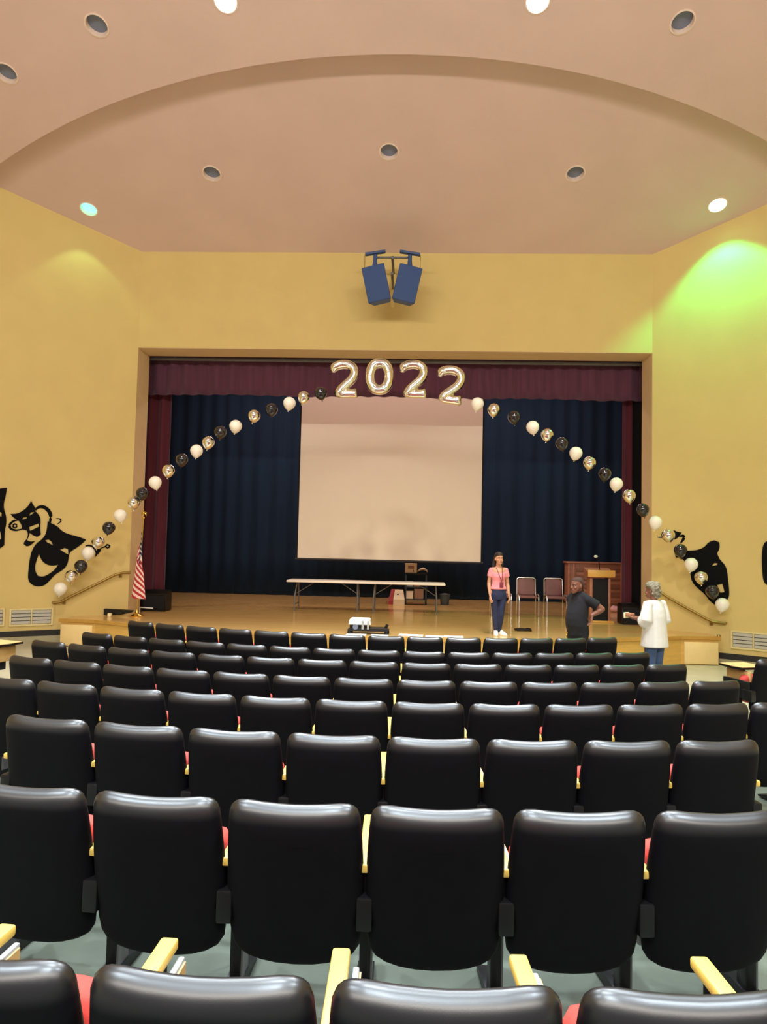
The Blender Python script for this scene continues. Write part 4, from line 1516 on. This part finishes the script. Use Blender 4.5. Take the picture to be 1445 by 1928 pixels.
# --- woman in pink on the stage --------------------------------------------------------------
def woman_pink():
    r = thing('person', 'person in pink short sleeved top, dark jeans and white sneakers standing on stage', 'person', (2.06, -1.72, ST), .10)
    r.scale = (.96, .96, .96)
    H = 1.53
    Mh = Matrix.Translation((.0, .0, 1.305)) @ Matrix.Rotation(.16, 4, 'Z') @ Matrix.Rotation(.03, 4, 'X')
    k = 1.0
    shl, shr = (.138, .01, 1.20), (-.138, .01, 1.20)
    ell_, elr = (.178, .035, .955), (-.175, .03, .955)
    wrl, wrr = (.185, -.05, .735), (-.170, -.07, .735)
    bm = bmesh.new()
    add_loft(bm, [ering(.66, .12, .085), ering(.74, .155, .10), ering(.80, .15, .098), ering(.90, .110, .08), ering(1.0, .108, .082), ering(1.09, .12, .096, 0, -.01), ering(1.18, .122, .083, 0, .0), ering(1.235, .10, .06, 0, .012), ering(1.265, .05, .048, 0, .015), ering(1.36, .043, .045, 0, .0)])
    for s, sh, e, w in ((1, shl, ell_, wrl), (-1, shr, elr, wrr)):
        limb(bm, [(s * .08, .01, 1.205), sh], [.048, .045])
        arm(bm, sh, e, w, (.040, .031, .030, .021))
        d = Vector(w) - Vector(e)
        hand(bm, Vector(w) + d.normalized() * .012, d + Vector((0, -.02, 0)), (-s * .9, .3, 0), .92, .30, thumb=1 if s > 0 else -1)
        leg_tube(bm, (s * .082, 0, .72), (s * .058, -.01 - s * .01, .40), (s * .036, .02 + s * .03, .08), (.075, .048, .034))
    head_loft(bm, Mh, k)
    remeshed('body', bm, M_skin_light, .0065, 3, r)
    face_parts(r, Mh, k, M_lips, M_hairdark)
    bm = bmesh.new()      # hair drawn back, falling behind the shoulders
    add_loft(bm, [[Mh @ p for p in fb_ring(*q)] for q in ((.04, .052, .025, .105), (.08, .074, -.006, .110), (.12, .0785, -.040, .114), (.148, .080, -.072, .115), (.165, .0795, -.089, .114), (.19, .074, -.086, .105), (.213, .057, -.068, .08), (.234, .02, -.02, .03))])
    for s in (-1, 1):
        add_tube(bm, [Mh @ Vector((s * .066, .03, .13)), Mh @ Vector((s * .075, .045, .05)), Mh @ Vector((s * .085, .05, -.04)), Mh @ Vector((s * .08, .06, -.10))], [.028, .032, .03, .012], n=10)
    add_tube(bm, [Mh @ Vector((0, .07, .10)), Mh @ Vector((0, .085, .02)), Mh @ Vector((0, .08, -.06)), Mh @ Vector((0, .085, -.14))], [(.065, .03), (.075, .03), (.08, .03), (.05, .02)], n=12, side=(1, 0, 0))
    remeshed('hair', bm, M_hairdark, .009, 3, r)
    bm = bmesh.new()      # blouse with scooped neck
    add_loft(bm, [ering(.845, .150, .108), ering(.86, .151, .110), ering(.93, .122, .096), ering(1.0, .118, .094, 0, -.004), ering(1.08, .132, .112, 0, -.012), ering(1.15, .136, .102, 0, -.004), ering(1.195, .126, .083, 0, .008, .6), ering(1.205, .105, .066, 0, .014, 1.15)])
    for s, sh, e in ((1, shl, ell_), (-1, shr, elr)):
        add_tube(bm, [Vector((s * .085, .012, 1.215)), Vector((s * .135, .01, 1.208)), lerp(sh, e, .22), lerp(sh, e, .46), lerp(sh, e, .52)], [.040, .048, .054, .056, .054], n=14)
    remeshed('blouse', bm, M_pink, .010, 3, r)
    bm = bmesh.new()
    add_loft(bm, [ering(.66, .12, .095), ering(.74, .154, .108), ering(.80, .148, .104), ering(.87, .128, .092)])
    for s in (-1, 1):
        leg_tube(bm, (s * .082, 0, .72), (s * .058, -.01 - s * .01, .40), (s * .036, .02 + s * .03, .085), (.076, .053, .041))
    remeshed('jeans', bm, M_denim, .010, 3, r)
    shoe(r, -.04, -.01, -.15, M_shoe)
    shoe(r, .06, .06, .5, M_shoe)
    bm = bmesh.new()
    add_tube(bm, [(-.055, .03, 1.27), (-.05, -.045, 1.235), (-.02, -.118, 1.12), (.02, -.122, 1.02), (.03, -.118, .985), (.04, -.122, 1.02), (.045, -.118, 1.12), (.055, -.045, 1.235), (.055, .03, 1.27)], .006, n=6)
    l = obj('lanyard', bm, M_lanyard, r)
    bm = bmesh.new()
    add_box(bm, (-.005, -.126, .885), (.065, -.120, .985), bev=.002)
    obj('badge', bm, M_lanyard, l)


# --- man in black in front of the stage ------------------------------------------------------
def man_black():
    z0 = floor_z(3.05, -3.25)
    r = thing('person', 'person with cropped hair in black polo shirt, hand by hip, before the stage', 'person', (3.10, -3.25, z0), -1.0)
    Mh = Matrix.Translation((.02, -.035, 1.392)) @ Matrix.Rotation(-.12, 4, 'Z') @ Matrix.Rotation(.05, 4, 'X')
    k = 1.09
    shl, shr = (.175, .03, 1.30), (-.175, .01, 1.30)
    ell_, elr = (.30, .20, 1.165), (-.22, .16, 1.07)
    wrl, wrr = (.235, .05, 1.07), (-.09, .20, .96)
    bm = bmesh.new()
    add_loft(bm, [ering(.70, .14, .10), ering(.78, .165, .12), ering(.86, .165, .125), ering(.96, .158, .128, 0, -.01), ering(1.08, .162, .125, 0, -.01), ering(1.2, .172, .115), ering(1.32, .165, .092, 0, .008), ering(1.375, .11, .068, 0, .01), ering(1.405, .064, .06, 0, .0), ering(1.48, .058, .058, .015, -.03)])
    for s, sh, e, w in ((1, shl, ell_, wrl), (-1, shr, elr, wrr)):
        limb(bm, [(s * .05, .01, 1.375), (s * .11, .015, 1.335), sh], [.055, .058, .056])
        arm(bm, sh, e, w, (.056, .044, .043, .030))
        leg_tube(bm, (s * .09, 0, .76), (s * .095, -.01, .43), (s * .10, .02, .09), (.09, .06, .045))
    hand(bm, Vector(wrl) + Vector((0, -.005, -.01)), (-.05, -.16, -1.0), (-.3, -.8, 0), 1.05, .18, thumb=1)
    hand(bm, Vector(wrr), (.6, .12, -.6), (0, -1, 0), 1.05, .30, thumb=-1)
    head_loft(bm, Mh, k)
    remeshed('body', bm, M_skin_arm, .0065, 3, r)
    face_parts(r, Mh, k, M_lipsdark, M_hairblack)
    bm = bmesh.new()
    add_loft(bm, [[Mh @ (p * k) for p in fb_ring(*q)] for q in ((.055, .045, .045, .085), (.09, .066, .022, .094), (.13, .0725, .0, .100), (.155, .0735, -.055, .1005), (.172, .0725, -.0845, .099), (.197, .064, -.074, .087), (.217, .046, -.05, .062), (.227, .018, -.012, .024))])
    remeshed('hair', bm, M_hairblack, .008, 2, r)
    bm = bmesh.new()
    add_loft(bm, [ering(.74, .184, .146), ering(.80, .188, .150), ering(.90, .186, .162, 0, -.02), ering(1.0, .184, .165, 0, -.024), ering(1.1, .184, .152, 0, -.016), ering(1.20, .186, .132), ering(1.30, .172, .108, 0, .008), ering(1.365, .115, .085, 0, .01), ering(1.41, .076, .072, 0, .004)])
    for s, sh, e in ((1, shl, ell_), (-1, shr, elr)):
        add_tube(bm, [Vector((s * .05, .01, 1.37)), Vector((s * .11, .015, 1.338)), Vector(sh), lerp(sh, e, .3), lerp(sh, e, .60), lerp(sh, e, .64)], [.058, .066, .070, .074, .078, .076], n=14)
    sh_ = remeshed('polo_shirt', bm, M_blackshirt, .011, 3, r)
    bm = bmesh.new()
    add_tube(bm, [Vector((.078 * math.cos(a), .004 + .070 * math.sin(a), 1.416 + .012 * math.sin(a))) for a in [2 * PI * i / 16 for i in range(16)]], [(.008, .02)] * 16, n=8, side=(.01, .01, 0), closed=True)
    obj('collar', bm, M_blackshirt, sh_)
    bm = bmesh.new()
    add_loft(bm, [ering(.68, .15, .115), ering(.78, .176, .13), ering(.83, .174, .132)])
    for s in (-1, 1):
        leg_tube(bm, (s * .09, 0, .76), (s * .095, -.01, .43), (s * .10, .02, .09), (.10, .074, .062))
    remeshed('trousers', bm, M_blacktrouser, .012, 3, r)
    shoe(r, -.10, .03, -.15, M_black, .28)
    shoe(r, .10, .03, .2, M_black, .28)
    bm = bmesh.new()
    pts = [(-.075, -.150, .86), (-.078, -.158, .80)]
    add_tube(bm, pts, .006, n=6)
    add_ellipsoid(bm, (-.078, -.16, .77), (.018, .008, .03))
    add_tube(bm, [(-.078, -.158, .76), (-.08, -.16, .70)], .006, n=6)
    obj('keys', bm, M_brass, r)


# --- woman in white seen from behind ---------------------------------------------------------
def woman_white():
    z0 = floor_z(4.10, -4.0)
    r = thing('person', 'person with short grey hair in loose white blouse and jeans, holding something', 'person', (4.01, -4.0, z0), -2.5)
    Mh = Matrix.Translation((0, -.03, 1.355)) @ Matrix.Rotation(.12, 4, 'Z') @ Matrix.Rotation(.12, 4, 'X')
    k = .98
    shl, shr = (.165, .0, 1.27), (-.165, .0, 1.27)
    ell_, elr = (.20, .0, 1.06), (-.215, .02, 1.05)
    wrl, wrr = (.155, -.21, 1.055), (.02, -.23, 1.06)
    bm = bmesh.new()
    add_loft(bm, [ering(.68, .13, .10), ering(.78, .165, .12), ering(.86, .16, .118), ering(.95, .145, .11), ering(1.1, .15, .11), ering(1.2, .155, .10), ering(1.28, .12, .072, 0, .005), ering(1.31, .055, .052, 0, -.005), ering(1.41, .047, .048, 0, -.02)])
    for s, sh, e, w in ((1, shl, ell_, wrl), (-1, shr, elr, wrr)):
        limb(bm, [(s * .085, .0, 1.275), sh], [.05, .048])
        arm(bm, sh, e, w, (.05, .04, .038, .026))
        leg_tube(bm, (s * .088, 0, .75), (s * .085, -.01, .42), (s * .08, .02, .09), (.085, .055, .04))
    hand(bm, Vector(wrl), (-.15, -1, .02), (-.5, .1, 1), .95, .45, thumb=1)
    hand(bm, Vector(wrr), (.35, -1, .02), (.3, .1, 1), .95, .45, thumb=-1)
    head_loft(bm, Mh, k)
    remeshed('body', bm, M_skin_arm, .0065, 3, r)
    face_parts(r, Mh, k, M_lipsdark, M_hairgrey)
    bm = bmesh.new()
    add_loft(bm, [[Mh @ p for p in fb_ring(*q)] for q in ((-.01, .035, .045, .085), (.03, .064, .03, .105), (.07, .078, .02, .116), (.11, .086, .0, .122), (.15, .089, -.05, .124), (.18, .088, -.082, .12), (.21, .076, -.085, .10), (.235, .055, -.06, .075), (.25, .02, -.02, .03))])
    rnd = random.Random(3)
    for i in range(46):
        a, zz = rnd.uniform(-.2, PI + .2), rnd.uniform(.02, .215)
        rr_ = .083 * math.sqrt(max(.1, 1 - ((zz - .12) / .15) ** 2))
        add_ellipsoid(bm, (rr_ * math.cos(a), .02 + rr_ * 1.2 * math.sin(a), zz), (.022, .022, .02), Mh, 8, 6)
    remeshed('hair', bm, M_hairgrey, .009, 1, r)
    bm = bmesh.new()
    add_loft(bm, [ering(.665, .222, .172), ering(.68, .225, .175), ering(.80, .212, .162), ering(.95, .198, .150), ering(1.1, .188, .138), ering(1.2, .184, .12), ering(1.275, .145, .088, 0, .004), ering(1.318, .078, .068, 0, -.002), ering(1.335, .066, .06, 0, -.006)])
    for s, sh, e, w in ((1, shl, ell_, wrl), (-1, shr, elr, wrr)):
        add_tube(bm, [Vector((s * .08, 0, 1.28)), Vector(sh) + Vector((0, 0, .01)), lerp(sh, e, .5), lerp(sh, e, .95) + Vector((0, 0, -.005)), lerp(e, w, .22) + Vector((0, .0, -.04)), lerp(e, w, .32) + Vector((0, 0, -.05))], [.055, .066, .082, .098, .100, .094], n=14)
    remeshed('blouse', bm, M_whiteshirt, .011, 3, r)
    bm = bmesh.new()
    add_loft(bm, [ering(.66, .14, .11), ering(.76, .172, .13), ering(.82, .17, .128)])
    for s in (-1, 1):
        leg_tube(bm, (s * .088, 0, .75), (s * .085, -.01, .42), (s * .08, .02, .085), (.096, .072, .062))
    remeshed('jeans', bm, M_denim2, .012, 3, r)
    shoe(r, -.085, .03, -.15, M_shoe)
    shoe(r, .085, .03, .15, M_shoe)
    # what she holds: a folded cream paper napkin over a brown packet
    R = r.matrix_basis
    t = thing('paper_packet', 'small cream paper packet held in the hands of person in white', 'packet', Matrix.LocRotScale(Vector((4.01, -4.0, z0)), Matrix.Rotation(-2.5, 3, 'Z').to_quaternion(), None) @ Vector((.105, -.335, 1.09)), -2.5)
    bm = bmesh.new()
    add_box(bm, (-.05, -.05, -.02), (.05, .05, .03), bev=.012)
    obj('packet', bm, M_brown, t)
    bm = bmesh.new()
    add_box(bm, (-.055, -.075, -.05), (.055, -.052, .035), bev=.006)
    obj('napkin', bm, M_yellowcup, t)


woman_pink()
man_black()
woman_white()
